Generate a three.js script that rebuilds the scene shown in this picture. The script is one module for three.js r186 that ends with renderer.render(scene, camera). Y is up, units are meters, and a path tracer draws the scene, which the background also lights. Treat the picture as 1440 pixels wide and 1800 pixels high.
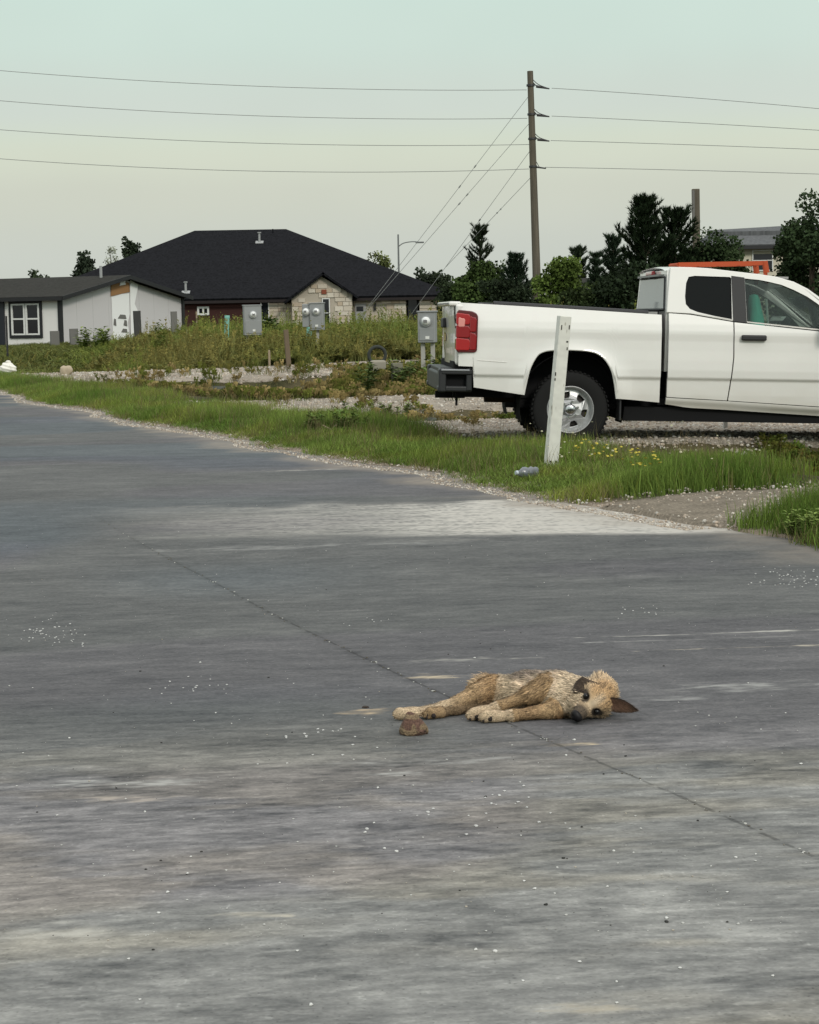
import * as THREE from 'three';
import { RoundedBoxGeometry } from 'three/addons/geometries/RoundedBoxGeometry.js';
import { mergeGeometries, mergeVertices, toCreasedNormals } from 'three/addons/utils/BufferGeometryUtils.js';
import { MeshSurfaceSampler } from 'three/addons/math/MeshSurfaceSampler.js';

// ---------------------------------------------------------------- camera, sky, sun, exposure
const scene = new THREE.Scene();
const CAM_H = 1.35, FOC = 3400, HORIZON = 550;            // focal length and horizon row in pixels of the 1440 x 1800 photograph
const camera = new THREE.PerspectiveCamera(2 * Math.atan(900 / FOC) * 180 / Math.PI, 0.8, 0.1, 3000);
camera.position.set(0, CAM_H, 0);
camera.rotation.order = 'YXZ';
camera.rotation.set(-Math.atan((900 - HORIZON) / FOC), 0, -0.0175);
camera.updateMatrixWorld(true);
const renderer = new THREE.WebGLRenderer({ antialias: true });
renderer.toneMapping = THREE.LinearToneMapping;
renderer.toneMappingExposure = 1.0;
renderer.shadowMap.enabled = true;

const lin = (r, g, b) => new THREE.Color().setRGB(r / 255, g / 255, b / 255, THREE.SRGBColorSpace);
const SKYP = new Float32Array(4096); { let s = 7; for (let i = 0; i < 4096; i++) { s = (s * 16807) % 2147483647; SKYP[i] = s / 2147483647; } }
function SKYN(x, y) { const xi = Math.floor(x), yi = Math.floor(y), h = (a, b) => SKYP[(a * 57 + b * 131 + 400000) & 4095]; let u = x - xi, w = y - yi; u = u * u * (3 - 2 * u); w = w * w * (3 - 2 * w); return (h(xi, yi) * (1 - u) + h(xi + 1, yi) * u) * (1 - w) + (h(xi, yi + 1) * (1 - u) + h(xi + 1, yi + 1) * u) * w; }
// overcast evening sky: pale grey at the horizon, a faint yellow band, pale green above, brighter towards the zenith
{
  const W = 512, Hh = 512, data = new Float32Array(W * Hh * 4);
  const stops = [[-90, lin(120, 118, 108), 1], [-1, lin(150, 152, 142), 1], [0, lin(194, 199, 190), 1], [1.6, lin(201, 206, 197), 1], [3.6, lin(206, 210, 196), 1], [4.6, lin(211, 217, 200), 1],
    [6.0, lin(207, 222, 208), 1], [8, lin(206, 226, 214), 1], [10, lin(205, 226, 217), 1.0], [25, lin(208, 218, 214), 1.25], [50, lin(217, 217, 216), 1.75], [90, lin(219, 217, 217), 2.1]];
  for (let j = 0; j < Hh; j++) {
    const el = (j + 0.5) / Hh * 180 - 90;
    let k = 0; while (k < stops.length - 2 && stops[k + 1][0] < el) k++;
    const a = stops[k], b = stops[k + 1];
    let t = Math.min(1, Math.max(0, (el - a[0]) / (b[0] - a[0]))); t = t * t * (3 - 2 * t);
    const m = a[2] + (b[2] - a[2]) * t;
    for (let i = 0; i < W; i++) {
      const o = (j * W + i) * 4, az = i / W * Math.PI * 2;
      const cx = Math.cos(az) * 9, cz = Math.sin(az) * 9, wisp = SKYN(cx * 1.6 + 20, cz * 1.6 + el * 0.55) * 0.6 + SKYN(cx * 4.5, cz * 4.5 + el * 1.3 + 9) * 0.4;
      const v = 1 + 0.05 * (wisp - 0.5);
      data[o] = (a[1].r + (b[1].r - a[1].r) * t) * m * v; data[o + 1] = (a[1].g + (b[1].g - a[1].g) * t) * m * v;
      data[o + 2] = (a[1].b + (b[1].b - a[1].b) * t) * m * v; data[o + 3] = 1;
    }
  }
  const sky = new THREE.DataTexture(data, W, Hh, THREE.RGBAFormat, THREE.FloatType);
  sky.mapping = THREE.EquirectangularReflectionMapping; sky.magFilter = THREE.LinearFilter; sky.minFilter = THREE.LinearFilter; sky.needsUpdate = true;
  scene.background = sky; scene.environment = sky;
}
const sun = new THREE.DirectionalLight(new THREE.Color(1, 0.94, 0.85), 1.3);
sun.position.set(26, 36, 34);
sun.target.position.set(0, 0, -20);
sun.castShadow = true; sun.shadow.radius = 20; sun.shadow.mapSize.set(2048, 2048);
Object.assign(sun.shadow.camera, { left: -60, right: 60, top: 60, bottom: -60, near: 1, far: 260 });
scene.add(sun, sun.target);

// ---------------------------------------------------------------- helpers
function rng(seed) { let a = seed >>> 0; return () => { a = (a + 0x6d2b79f5) | 0; let t = Math.imul(a ^ (a >>> 15), 1 | a); t = (t + Math.imul(t ^ (t >>> 7), 61 | t)) ^ t; return ((t ^ (t >>> 14)) >>> 0) / 4294967296; }; }
const clamp = (x, a = 0, b = 1) => Math.min(b, Math.max(a, x));
const ss = (a, b, x) => { const t = clamp((x - a) / (b - a)); return t * t * (3 - 2 * t); };
const mix = (a, b, t) => a + (b - a) * t;
const PERM = new Float32Array(65536); { const r = rng(77); for (let i = 0; i < 65536; i++) PERM[i] = r(); }
const hsh = (x, y) => PERM[((x * 73 + y * 9871 + ((x * 31) ^ (y * 17))) & 65535)];
function noise(x, y) {
  const xi = Math.floor(x), yi = Math.floor(y); let u = x - xi, v = y - yi; u = u * u * (3 - 2 * u); v = v * v * (3 - 2 * v);
  const a = hsh(xi, yi), b = hsh(xi + 1, yi), c = hsh(xi, yi + 1), d = hsh(xi + 1, yi + 1);
  return a + (b - a) * u + (c - a) * v + (a - b - c + d) * u * v;
}
const fbm = (x, y) => noise(x, y) * 0.5 + noise(x * 2.03 + 7.1, y * 2.03 + 3.3) * 0.27 + noise(x * 4.1 + 1.7, y * 4.1 + 9.2) * 0.15 + noise(x * 8.3, y * 8.3) * 0.08;
const V = (x, y, z) => new THREE.Vector3(x, y, z);
// a point of the place seen at photograph pixel (px, py): at a given distance, or where the line of sight meets a level
function sight(px, py) { return V((px - 720) / FOC, -(py - 900) / FOC, -1).applyQuaternion(camera.quaternion); }
function at(px, py, D) { const d = sight(px, py); return camera.position.clone().addScaledVector(d, D / -d.z); }
function floorAt(px, py, y = 0) { const d = sight(px, py); return camera.position.clone().addScaledVector(d, (y - CAM_H) / d.y); }

const used = {};
function numbered(name) { used[name] = (used[name] ?? -1) + 1; return used[name] ? `${name}_${String(used[name]).padStart(3, '0')}` : name; }
function tag(o, label, category, group, kind) {
  if (label) o.userData.label = label; if (category) o.userData.category = category;
  if (group) o.userData.group = group; if (kind) o.userData.kind = kind; return o;
}
function thing(name, label, category, pos = [0, 0, 0], turn = 0, group) {
  const o = new THREE.Group(); o.name = numbered(name); o.position.set(...(pos.isVector3 ? pos.toArray() : pos)); o.rotation.y = turn;
  scene.add(o); return tag(o, label, category, group);
}
function mesh(name, geo, mat, parent) {
  const m = new THREE.Mesh(Array.isArray(geo) ? merge(geo) : geo, mat); m.name = parent ? name : numbered(name);
  m.castShadow = m.receiveShadow = true; (parent || scene).add(m); return m;
}
function merge(list) {
  return mergeGeometries(list.map((g) => {
    let q = g.index ? g.toNonIndexed() : g.clone();
    for (const k of Object.keys(q.attributes)) if (!['position', 'normal', 'uv'].includes(k)) q.deleteAttribute(k);
    if (!q.attributes.normal) q.computeVertexNormals();
    if (!q.attributes.uv) q.setAttribute('uv', new THREE.BufferAttribute(new Float32Array(q.attributes.position.count * 2), 2));
    return q;
  }));
}
const box = (w, h, d, x = 0, y = 0, z = 0) => new THREE.BoxGeometry(w, h, d).translate(x, y, z);
const rbox = (w, h, d, r, x = 0, y = 0, z = 0, s = 2) => new RoundedBoxGeometry(w, h, d, s, r).translate(x, y, z);
const cyl = (r0, r1, h, n = 16, open = false) => new THREE.CylinderGeometry(r0, r1, h, n, 1, open);
function bar(a, b, r0, r1 = r0, n = 8) {                                          // a tapered rod from a (radius r0) to b (radius r1)
  const d = b.clone().sub(a), g = new THREE.CylinderGeometry(r1, r0, d.length(), n);
  return g.applyQuaternion(new THREE.Quaternion().setFromUnitVectors(V(0, 1, 0), d.clone().normalize())).translate((a.x + b.x) / 2, (a.y + b.y) / 2, (a.z + b.z) / 2);
}
function tube(pts, r, n = 6, seg = pts.length * 4) { return new THREE.TubeGeometry(new THREE.CatmullRomCurve3(pts), seg, r, n, false); }
function std(r, g, b, rough = 0.9, extra = {}) { return new THREE.MeshPhysicalMaterial({ color: new THREE.Color().setRGB(r, g, b), roughness: rough, specularIntensity: rough >= 0.7 ? 0.3 : 1, ...extra }); }
function phys(r, g, b, extra = {}) { return new THREE.MeshPhysicalMaterial({ color: new THREE.Color().setRGB(r, g, b), ...extra }); }
// a colour texture computed per texel: f(u, v) returns linear rgb
function colourMap(n, f, m = n) {
  const d = new Uint8Array(n * m * 4), e = (c) => { c = clamp(c); return 255 * (c <= 0.0031308 ? 12.92 * c : 1.055 * Math.pow(c, 1 / 2.4) - 0.055); };
  for (let j = 0; j < m; j++) for (let i = 0; i < n; i++) { const c = f((i + 0.5) / n, (j + 0.5) / m), o = (j * n + i) * 4; d[o] = e(c[0]); d[o + 1] = e(c[1]); d[o + 2] = e(c[2]); d[o + 3] = 255; }
  const t = new THREE.DataTexture(d, n, m); t.colorSpace = THREE.SRGBColorSpace; t.magFilter = THREE.LinearFilter; t.minFilter = THREE.LinearMipmapLinearFilter; t.generateMipmaps = true;
  t.wrapS = t.wrapT = THREE.RepeatWrapping; t.needsUpdate = true; return t;
}
function greyMap(n, f) { const t = colourMap(n, (u, v) => { const c = f(u, v); return [c, c, c]; }); t.colorSpace = THREE.NoColorSpace; return t; }
// noise that wraps every `p` cells
function wnoise(x, y, p) {
  const w = (k) => ((k % p) + p) % p, xi = Math.floor(x), yi = Math.floor(y); let u = x - xi, v = y - yi; u = u * u * (3 - 2 * u); v = v * v * (3 - 2 * v);
  const a = hsh(w(xi), w(yi)), b = hsh(w(xi + 1), w(yi)), c = hsh(w(xi), w(yi + 1)), d = hsh(w(xi + 1), w(yi + 1));
  return a + (b - a) * u + (c - a) * v + (a - b - c + d) * u * v;
}
// ---------------------------------------------------------------- the lie of the land
// u runs along the road (away from the camera), v across it to the right; v = 0 is the right edge of the pavement
const RD = [-0.36, 0.933], RN = [0.933, 0.36];
const uOf = (x, z) => RD[0] * x + RD[1] * (-z - 15.9), vOf = (x, z) => RN[0] * x + RN[1] * (-z - 15.9);
const xzOf = (u, v) => [RD[0] * u + RN[0] * v, -(15.9 + RD[1] * u + RN[1] * v)];
const edge = (u) => 0.5 * (noise(u * 0.35 + 3, 1.5) - 0.5) + 0.34 * (noise(u * 1.3, 8.5) - 0.5) + 0.1 * (noise(u * 5, 4.5) - 0.5) + 0.25 * ss(-1.5, -4.5, u);
const DRIVES = [{ u0: 1.9, u1: 6.4, v0: 2.35 }, { u0: 9.7, u1: 13.4, v0: 1.7 }, { u0: 24.4, u1: 31.5, v0: 1.6 }, { u0: -4.35, u1: -3.05, v0: 0.1 }];
function fillOf(u) { let f = 0; for (const d of DRIVES) f = Math.max(f, ss(d.u0 - 1.1, d.u0 + 0.1, u) * ss(d.u1 + 1.1, d.u1 - 0.1, u)); return f; }
function land(x, z) {
  const u = uOf(x, z), v = vOf(x, z), e = v - edge(u);
  const far = v < -9.5 ? ss(-9.5, -9.8, v) : 0;
  if (e < 0 && !far) return -0.06;
  if (far) return mix(-0.06, 0.03, far);
  let y = mix(-0.06, 0.012, ss(0, 0.1, e)) + 0.04 * ss(0.1, 0.8, e);
  const ditch = ss(2.3, 4.4, v) * ss(8.2, 6.0, v) * (1 - fillOf(u)) * 0.52 * ss(70, 55, u);
  y += -ditch + 0.08 * ss(7, 12, v) + 0.035 * (noise(x * 0.9, z * 0.9) - 0.5) * ss(0.3, 1.2, e) * (1 - fillOf(u));
  y -= 0.13 * ss(3.2, 8, v) * ss(9, 4, u) * ss(-2, 1, u);
  return y;
}
function drive(u, v) { for (const d of DRIVES) { const w = 0.35 * (noise(v * 1.1, d.u0) - 0.5); if (u > d.u0 + w && u < d.u1 + w && v > d.v0 + 0.5 * (noise(u * 1.7, 3.3) - 0.5) && v < 60) return true; } return false; }

// fine grain for soil and gravel, tiling every metre
const grain = colourMap(512, (a, b) => {
  const n = wnoise(a * 64, b * 64, 64) * 0.5 + wnoise(a * 128, b * 128, 128) * 0.5, m = wnoise(a * 9, b * 9, 9);
  const k = 0.55 + 0.75 * n * n + 0.25 * m; return [k * 0.8, k * 0.79, k * 0.77];
});
grain.repeat.set(1, 1);
const grainBump = greyMap(512, (a, b) => wnoise(a * 70, b * 70, 70) * 0.6 + wnoise(a * 140, b * 140, 140) * 0.4);
const groundMat = new THREE.MeshPhysicalMaterial({ specularIntensity: 0.2, map: grain, vertexColors: true, roughness: 1, bumpMap: grainBump, bumpScale: 0.012 });
const gravelMat = new THREE.MeshPhysicalMaterial({ specularIntensity: 0.2, map: grain, vertexColors: true, roughness: 1, bumpMap: grainBump, bumpScale: 0.015 });
function gridGeo(xs, zs, yf, cf) {
  const nx = xs.length, nz = zs.length, pos = [], uv = [], col = [], idx = [];
  for (let j = 0; j < nz; j++) for (let i = 0; i < nx; i++) { const x = xs[i], z = zs[j]; pos.push(x, yf(x, z), z); uv.push(x, -z); col.push(...cf(x, z)); }
  for (let j = 0; j < nz - 1; j++) for (let i = 0; i < nx - 1; i++) { const a = j * nx + i; idx.push(a, a + nx, a + 1, a + 1, a + nx, a + nx + 1); }
  const g = new THREE.BufferGeometry(); g.setAttribute('position', new THREE.Float32BufferAttribute(pos, 3)); g.setAttribute('uv', new THREE.Float32BufferAttribute(uv, 2));
  g.setAttribute('color', new THREE.Float32BufferAttribute(col, 3)); g.setIndex(idx); g.computeVertexNormals(); return g;
}
const steps = (list) => { const r = []; for (const [a, b, s] of list) for (let x = a; (b - x) * Math.sign(s) > 1e-6; x += s) r.push(x); return r; };
{
  const xs = steps([[-600, -60, 45], [-60, -18, 3], [-18, -9, 0.5], [-9, 7, 0.125], [7, 14, 0.5], [14, 60, 3], [60, 650, 45]]);
  const zs = steps([[60, 8, -4], [8, -8, -1], [-8, -26, -0.14], [-26, -52, -0.25], [-52, -110, -1.5], [-110, -900, -30]]);
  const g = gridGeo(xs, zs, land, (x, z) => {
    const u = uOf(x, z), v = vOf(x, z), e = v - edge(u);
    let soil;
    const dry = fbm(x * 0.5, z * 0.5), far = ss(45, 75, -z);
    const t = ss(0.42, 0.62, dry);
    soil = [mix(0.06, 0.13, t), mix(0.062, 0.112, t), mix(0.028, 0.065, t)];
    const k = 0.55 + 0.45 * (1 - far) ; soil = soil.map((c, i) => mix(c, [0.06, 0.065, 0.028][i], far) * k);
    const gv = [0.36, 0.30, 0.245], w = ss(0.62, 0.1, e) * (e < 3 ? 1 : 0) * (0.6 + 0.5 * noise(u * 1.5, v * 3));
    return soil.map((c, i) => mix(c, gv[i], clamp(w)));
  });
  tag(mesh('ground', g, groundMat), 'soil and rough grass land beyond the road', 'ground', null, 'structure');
}
// gravel driveways that cross the ditch
DRIVES.forEach((d, i) => {
  const us = [], vs = []; for (let u = d.u0 - 0.2; u <= d.u1 + 0.25; u += 0.13) us.push(u);
  const vEnd = i === 3 ? 3.4 : 46; for (let v = d.v0; v <= vEnd; v += v < 12 ? 0.16 : 1.5) vs.push(v);
  const pos = [], uv = [], col = [], idx = [];
  for (const v of vs) for (const u of us) {
    const wob = 0.35 * (noise(v * 1.1, d.u0) - 0.5) + 0.12 * (noise(v * 5, d.u0 + 4) - 0.5);
    const [x, z] = xzOf(u + wob, v + (v === vs[0] ? 0.5 * (noise(u * 1.7, 3.3) - 0.5) : 0));
    const border = u === us[0] || u === us[us.length - 1] || v === vs[0];
    pos.push(x, land(x, z) + (border ? -0.03 : 0.014 + 0.012 * noise(x * 3, z * 3)), z); uv.push(x, -z);
    const k = 0.8 + 0.4 * fbm(x * 1.2, z * 1.2), rut = 1 - 0.18 * ss(0.5, 0.7, noise(v * 0.3, u * 1.6));
    const c = i === 3 ? [0.27, 0.235, 0.19] : [0.42, 0.375, 0.32]; col.push(...c.map((q) => q * k * rut));
  }
  const n = us.length; for (let j = 0; j < vs.length - 1; j++) for (let k = 0; k < n - 1; k++) { const a = j * n + k; idx.push(a, a + n, a + 1, a + 1, a + n, a + n + 1); }
  const g = new THREE.BufferGeometry(); g.setAttribute('position', new THREE.Float32BufferAttribute(pos, 3)); g.setAttribute('uv', new THREE.Float32BufferAttribute(uv, 2));
  g.setAttribute('color', new THREE.Float32BufferAttribute(col, 3)); g.setIndex(idx); g.computeVertexNormals();
  tag(mesh('driveway', g, gravelMat.clone()), ['gravel driveway under the white pickup', 'narrow gravel driveway in front of the grassy bank', 'far gravel driveway before the tall weeds', 'small tan gravel mouth beside the pale dust at the road edge'][i], 'driveway', null, 'structure').material.side = THREE.DoubleSide;
});

// ---------------------------------------------------------------- the concrete road
const JOINT = [[1600, 1585], [1440, 1510], [1200, 1402], [960, 1300], [830, 1243], [700, 1185], [590, 1133], [480, 1080], [370, 1020], [270, 968], [180, 915], [110, 880], [30, 845]].map(([a, b]) => floorAt(a, b));
function jointDist(x, z) {
  let best = 9;
  for (let i = 0; i < JOINT.length - 1; i++) {
    const a = JOINT[i], b = JOINT[i + 1], dx = b.x - a.x, dz = b.z - a.z, t = clamp(((x - a.x) * dx + (z - a.z) * dz) / (dx * dx + dz * dz));
    best = Math.min(best, Math.hypot(x - a.x - dx * t, z - a.z - dz * t));
  }
  return best;
}
// stains on the pavement: [px, py, half length along the broom marks (m), half depth (m), rgb, strength]
const STAINS = [[645, 1252, 0.085, 0.075, [0.52, 0.40, 0.26], 0.75], [770, 1188, 0.13, 0.07, [0.50, 0.42, 0.30], 0.7], [800, 1160, 0.22, 0.035, [0.42, 0.41, 0.37], 0.5], [1000, 1309, 0.1, 0.035, [0.5, 0.41, 0.28], 0.85],
  [1310, 1138, 0.45, 0.016, [0.5, 0.45, 0.36], 0.75], [1300, 1112, 0.7, 0.014, [0.45, 0.44, 0.40], 0.6], [1390, 1108, 0.4, 0.012, [0.5, 0.49, 0.44], 0.7], [1150, 1126, 0.5, 0.016, [0.38, 0.38, 0.36], 0.5],
  [1330, 1205, 0.4, 0.12, [0.36, 0.36, 0.345], 0.5], [1180, 1225, 0.2, 0.05, [0.36, 0.36, 0.35], 0.4], [980, 1345, 0.12, 0.03, [0.42, 0.42, 0.4], 0.5], [760, 1338, 0.3, 0.06, [0.36, 0.36, 0.35], 0.4],
  [540, 960, 1.1, 0.12, [0.33, 0.33, 0.32], 0.35], [880, 1208, 0.1, 0.03, [0.38, 0.37, 0.33], 0.4], [560, 826, 0.5, 0.1, [0.44, 0.42, 0.38], 0.5], [460, 1610, 0.12, 0.03, [0.55, 0.5, 0.4], 0.5], [240, 1375, 0.2, 0.06, [0.45, 0.45, 0.43], 0.5],
  [1060, 1780, 0.1, 0.06, [0.42, 0.36, 0.26], 0.4], [90, 1640, 0.2, 0.07, [0.47, 0.46, 0.42], 0.45], [220, 1405, 0.14, 0.05, [0.44, 0.38, 0.32], 0.45], [700, 1360, 0.1, 0.025, [0.46, 0.46, 0.44], 0.45]].map((s) => { const p = floorAt(s[0], s[1]); return [-p.z * 0.996 - p.x * 0.087, p.x * 0.996 - p.z * 0.087, ...s.slice(2)]; });
const DUST0 = floorAt(720, 884).z, DUST1 = floorAt(720, 944).z;
function roadColour(x, z, fine) {
  const D = -z, u = uOf(x, z), v = vOf(x, z);
  const ar = x * 0.996 + D * 0.087, br = D * 0.996 - x * 0.087, w1 = 0.22 * (noise(ar * 1.1, br * 0.9) - 0.5), w2 = 0.12 * (noise(ar * 0.7 + 30, br * 1.4) - 0.5), wv = ar + w1, wu = br + w2;     // brushed roughly across the view
  const near = ss(6.7, 5.2, D), broad = fbm(wv * 0.5 + 4, wu * 0.8), mid = fbm(wv * 1.9 + 7, wu * 4.6), str = fbm(wv * 7 + 9, wu * 19), hair = fbm(wv * 14 + 2, wu * 46), tiny = noise(wv * 90, wu * 170);
  let t = 0.36 + (broad - 0.47) * (0.32 + 0.18 * near) + (mid - 0.47) * (0.32 + 0.55 * near) + (str - 0.47) * (0.34 + 0.5 * near) + (hair - 0.47) * (0.3 + 0.95 * near) + (tiny - 0.5) * 0.26;
  t += (0.34 * ss(0.57, 0.7, fbm(wv * 11 + 50, wu * 38)) - 0.12 * ss(0.38, 0.28, fbm(wv * 9 + 80, wu * 30))) * near;
  t += 0.5 * ss(6.6, 5.1, D) + 0.16 * ss(5.0, 4.3, D);
  t += (0.26 * ss(0.56, 0.74, mid * 0.55 + str * 0.45) - 0.08 * ss(0.42, 0.3, mid * 0.5 + str * 0.5)) * (0.35 + 0.65 * near);
  const blue = ss(0.42, 0.6, noise(wv * 0.4 + 20, wu * 0.5)) * ss(0.4, -1.0, x) * ss(6.0, 7.4, D), mauve = ss(0.5, 0.68, noise(wv * 0.5 + 41, wu * 0.8));
  t = Math.max(-0.14, t);
  let c = [mix(0.050, 0.178, t), mix(0.0525, 0.1785, t), mix(0.0555, 0.173, t)];
  c = [c[0] * (1 - 0.12 * blue + 0.015 * mauve), c[1] * (1 - 0.03 * blue - 0.02 * mauve), c[2] * (1 + 0.05 * blue + 0.03 * mauve)];
  const warm = 0.7 * near * ss(0.5, 0.68, fbm(wv * 1.1 + 31, wu * 3.2)); c = [c[0] * (1 + 0.13 * warm), c[1] * (1 + 0.06 * warm), c[2] * (1 - 0.06 * warm)];
  if (fine) { const s = noise(x * 210, z * 210), s2 = noise(x * 95 + 5, z * 95); let k = 0.84 + 0.22 * s + 0.12 * s2; if (s2 > 0.92) k *= 1.22; if (s < 0.06) k *= 0.7; c = c.map((q) => q * k); }
  else { const s = noise(x * 60, z * 60); const k = 0.9 + 0.2 * s; c = c.map((q) => q * k); }
  for (const [su, sv, lv, lu, rgb, w] of STAINS) {
    const du = (br - su) / lu, dv = (ar - sv) / lv; if (Math.abs(du) > 2.4 || Math.abs(dv) > 2.4) continue;
    const r = Math.sqrt(du * du + dv * dv) + 2.0 * (fbm(ar * 5 + su, br * 30) - 0.47) + 0.5 * (noise(v * 30, u * 60) - 0.5), k = w * ss(1.15, 0.3, r) * (0.2 + 0.75 * ss(0.35, 0.62, str)) * (0.5 + 0.8 * ss(0.3, 0.6, hair)); c = c.map((q, i) => mix(q, rgb[i], k));
  }
  // pale lime dust carried out of the gravel mouth
  if (D > 11 && D < 15.5) {
    const q = (z - DUST0 - 0.05 * x) / (DUST1 - DUST0), n = fbm(wv * 1.6 + 3, wu * 4), fine = fbm(wv * 5 + 8, wu * 26) * 0.6 + noise(wv * 40, wu * 60) * 0.4;
    const k = ss(-0.07, 0.1, q + 0.28 * (n - 0.5)) * ss(1.12, 0.86, q + 0.32 * (n - 0.5) + 0.2 * (fine - 0.5)) * (ss(-2.3, -0.5, x + 0.8 * (n - 0.5)) * 0.32 + ss(-0.5, 1.0, x + 0.5 * (n - 0.5)) * 0.68) * (0.35 + 1.3 * ss(0.2, 0.75, fine));
    c = c.map((a, i) => mix(a, [0.48, 0.46, 0.42][i], clamp(k, 0, 0.94)));
  }
  // dusty, gravelly border along the edge
  const e = v - edge(u), eg = ss(-0.55, 0.0, e + 0.5 * (noise(wv * 3, wu * 3) - 0.5)) * (0.5 + 0.6 * noise(x * 14, z * 14)) * (u > -3 ? 1 : 0.55); c = c.map((a, i) => mix(a, [0.27, 0.235, 0.195][i], clamp(eg * 0.8)));
  // sealed joint down the middle
  if (D < 16) {
    const jd = jointDist(x, z) + 0.006 * (noise(x * 40, z * 40) - 0.5), fade = ss(14.5, 8, D);
    const w = ss(0.045, 0.012, jd) * 0.13 * fade; c = c.map((a) => a * (1 - w * (0.6 + 0.8 * noise(x * 30, z * 30) - 0.3)));
    if (jd < 0.012) { const k = ss(0.009, 0.004, jd) * 0.4 * fade * ss(0.2, 0.42, noise(x * 28 + 3, z * 28)); c = c.map((a) => a * (1 - k)); }
  }
  return c;
}
{
  const road = new THREE.Group(); road.name = numbered('road'); scene.add(road); tag(road, 'grey dusty concrete road with a sealed joint', 'road', null, 'structure');
  function slab(x0, x1, z0, z1, y, n, m, fine) {
    const map = colourMap(n, (a, b) => roadColour(mix(x0, x1, a), mix(z0, z1, b), fine), m); map.wrapS = map.wrapT = THREE.ClampToEdgeWrapping; map.anisotropy = 16;
    const pos = [], uv = [], idx = []; let r = 0;                      // cut off just past the pavement edge
    for (let k = 0; k <= 40; k++) {
      const z = mix(z0, z1, k / 40), xr = Math.max(x0 + 0.01, Math.min(x1, (0.9 - RN[1] * (-z - 15.9)) / RN[0]));
      for (const x of [x0, xr]) { pos.push(x, y, z); uv.push((x - x0) / (x1 - x0), k / 40); }
      if (r++) { const a = pos.length / 3 - 4; idx.push(a, a + 1, a + 2, a + 1, a + 3, a + 2); }
    }
    const g = new THREE.BufferGeometry(); g.setAttribute('position', new THREE.Float32BufferAttribute(pos, 3)); g.setAttribute('uv', new THREE.Float32BufferAttribute(uv, 2)); g.setIndex(idx); g.computeVertexNormals();
    mesh('pavement', g, new THREE.MeshPhysicalMaterial({ map, roughness: 0.9, specularIntensity: 0.4 }), road);
  }
  slab(-3.1, 3.1, -3.2, -9.4, 0, 2048, 2048, true);
  slab(-9.5, 4.2, -9.4, -40, 0, 2048, 2048, false);
  // the rest of the road, out of the picture and far away
  const map = colourMap(512, (a, b) => { const n = wnoise(a * 8, b * 40, 40) * 0.5 + wnoise(a * 30, b * 160, 160) * 0.5, k = 0.075 + 0.05 * n; return [k, k, k * 0.98]; });
  const pos = [], uv = [], idx = []; let r = 0;
  for (let u = -70; u <= 330; u += 10) { for (const v of [-10.2, 0.9]) { const [x, z] = xzOf(u, v); pos.push(x, -0.006, z); uv.push(v / 4, u / 4); } if (r++) { const a = pos.length / 3 - 4; idx.push(a, a + 1, a + 2, a + 1, a + 3, a + 2); } }
  const g = new THREE.BufferGeometry(); g.setAttribute('position', new THREE.Float32BufferAttribute(pos, 3)); g.setAttribute('uv', new THREE.Float32BufferAttribute(uv, 2)); g.setIndex(idx); g.computeVertexNormals();
  mesh('pavement', g, new THREE.MeshPhysicalMaterial({ map, roughness: 0.9, specularIntensity: 0.4 }), road);
}
// ---------------------------------------------------------------- buildings
const M = {
  roofDark: new THREE.MeshPhysicalMaterial({ color: new THREE.Color().setRGB(0.0155, 0.016, 0.019), roughness: 1, specularIntensity: 0.12, map: colourMap(256, (a, b) => { const row = Math.floor(b * 32), n = wnoise(a * 40 + row * 7, row, 64), f = wnoise(a * 128, b * 128, 128); const k = (0.4 + 0.75 * n + 0.3 * f) * (b * 32 - row < 0.2 ? 0.6 : 1); return [k, k, k]; }) }),
  roofGrey: new THREE.MeshPhysicalMaterial({ color: new THREE.Color().setRGB(0.044, 0.043, 0.039), roughness: 1, specularIntensity: 0.15, map: colourMap(256, (a, b) => { const row = Math.floor(b * 32), n = wnoise(a * 40 + row * 7, row, 64), f = wnoise(a * 128, b * 128, 128); const k = 0.5 + 0.35 * n + 0.3 * f; return [k, k, k]; }) }),
  brown: std(0.06, 0.027, 0.024), blackTrim: std(0.012, 0.012, 0.014, 0.6), whiteTrim: std(0.74, 0.74, 0.72, 0.6), cream: std(0.62, 0.57, 0.46), glassDark: phys(0.012, 0.014, 0.018, { roughness: 0.06 }),
  tarp: new THREE.MeshStandardMaterial({ color: new THREE.Color().setRGB(0.88, 0.88, 0.87), roughness: 0.7 }), osb: std(0.34, 0.19, 0.09), greyDoor: std(0.36, 0.36, 0.36, 0.6), metal: std(0.42, 0.43, 0.44, 0.45, { metalness: 0.6 }), vent: std(0.34, 0.35, 0.35, 0.7),
  mortar: std(0.46, 0.41, 0.34), greyWood: new THREE.MeshStandardMaterial({ color: new THREE.Color().setRGB(0.16, 0.155, 0.145), roughness: 0.95 }), stakeWood: std(0.30, 0.24, 0.17),
};
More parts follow.
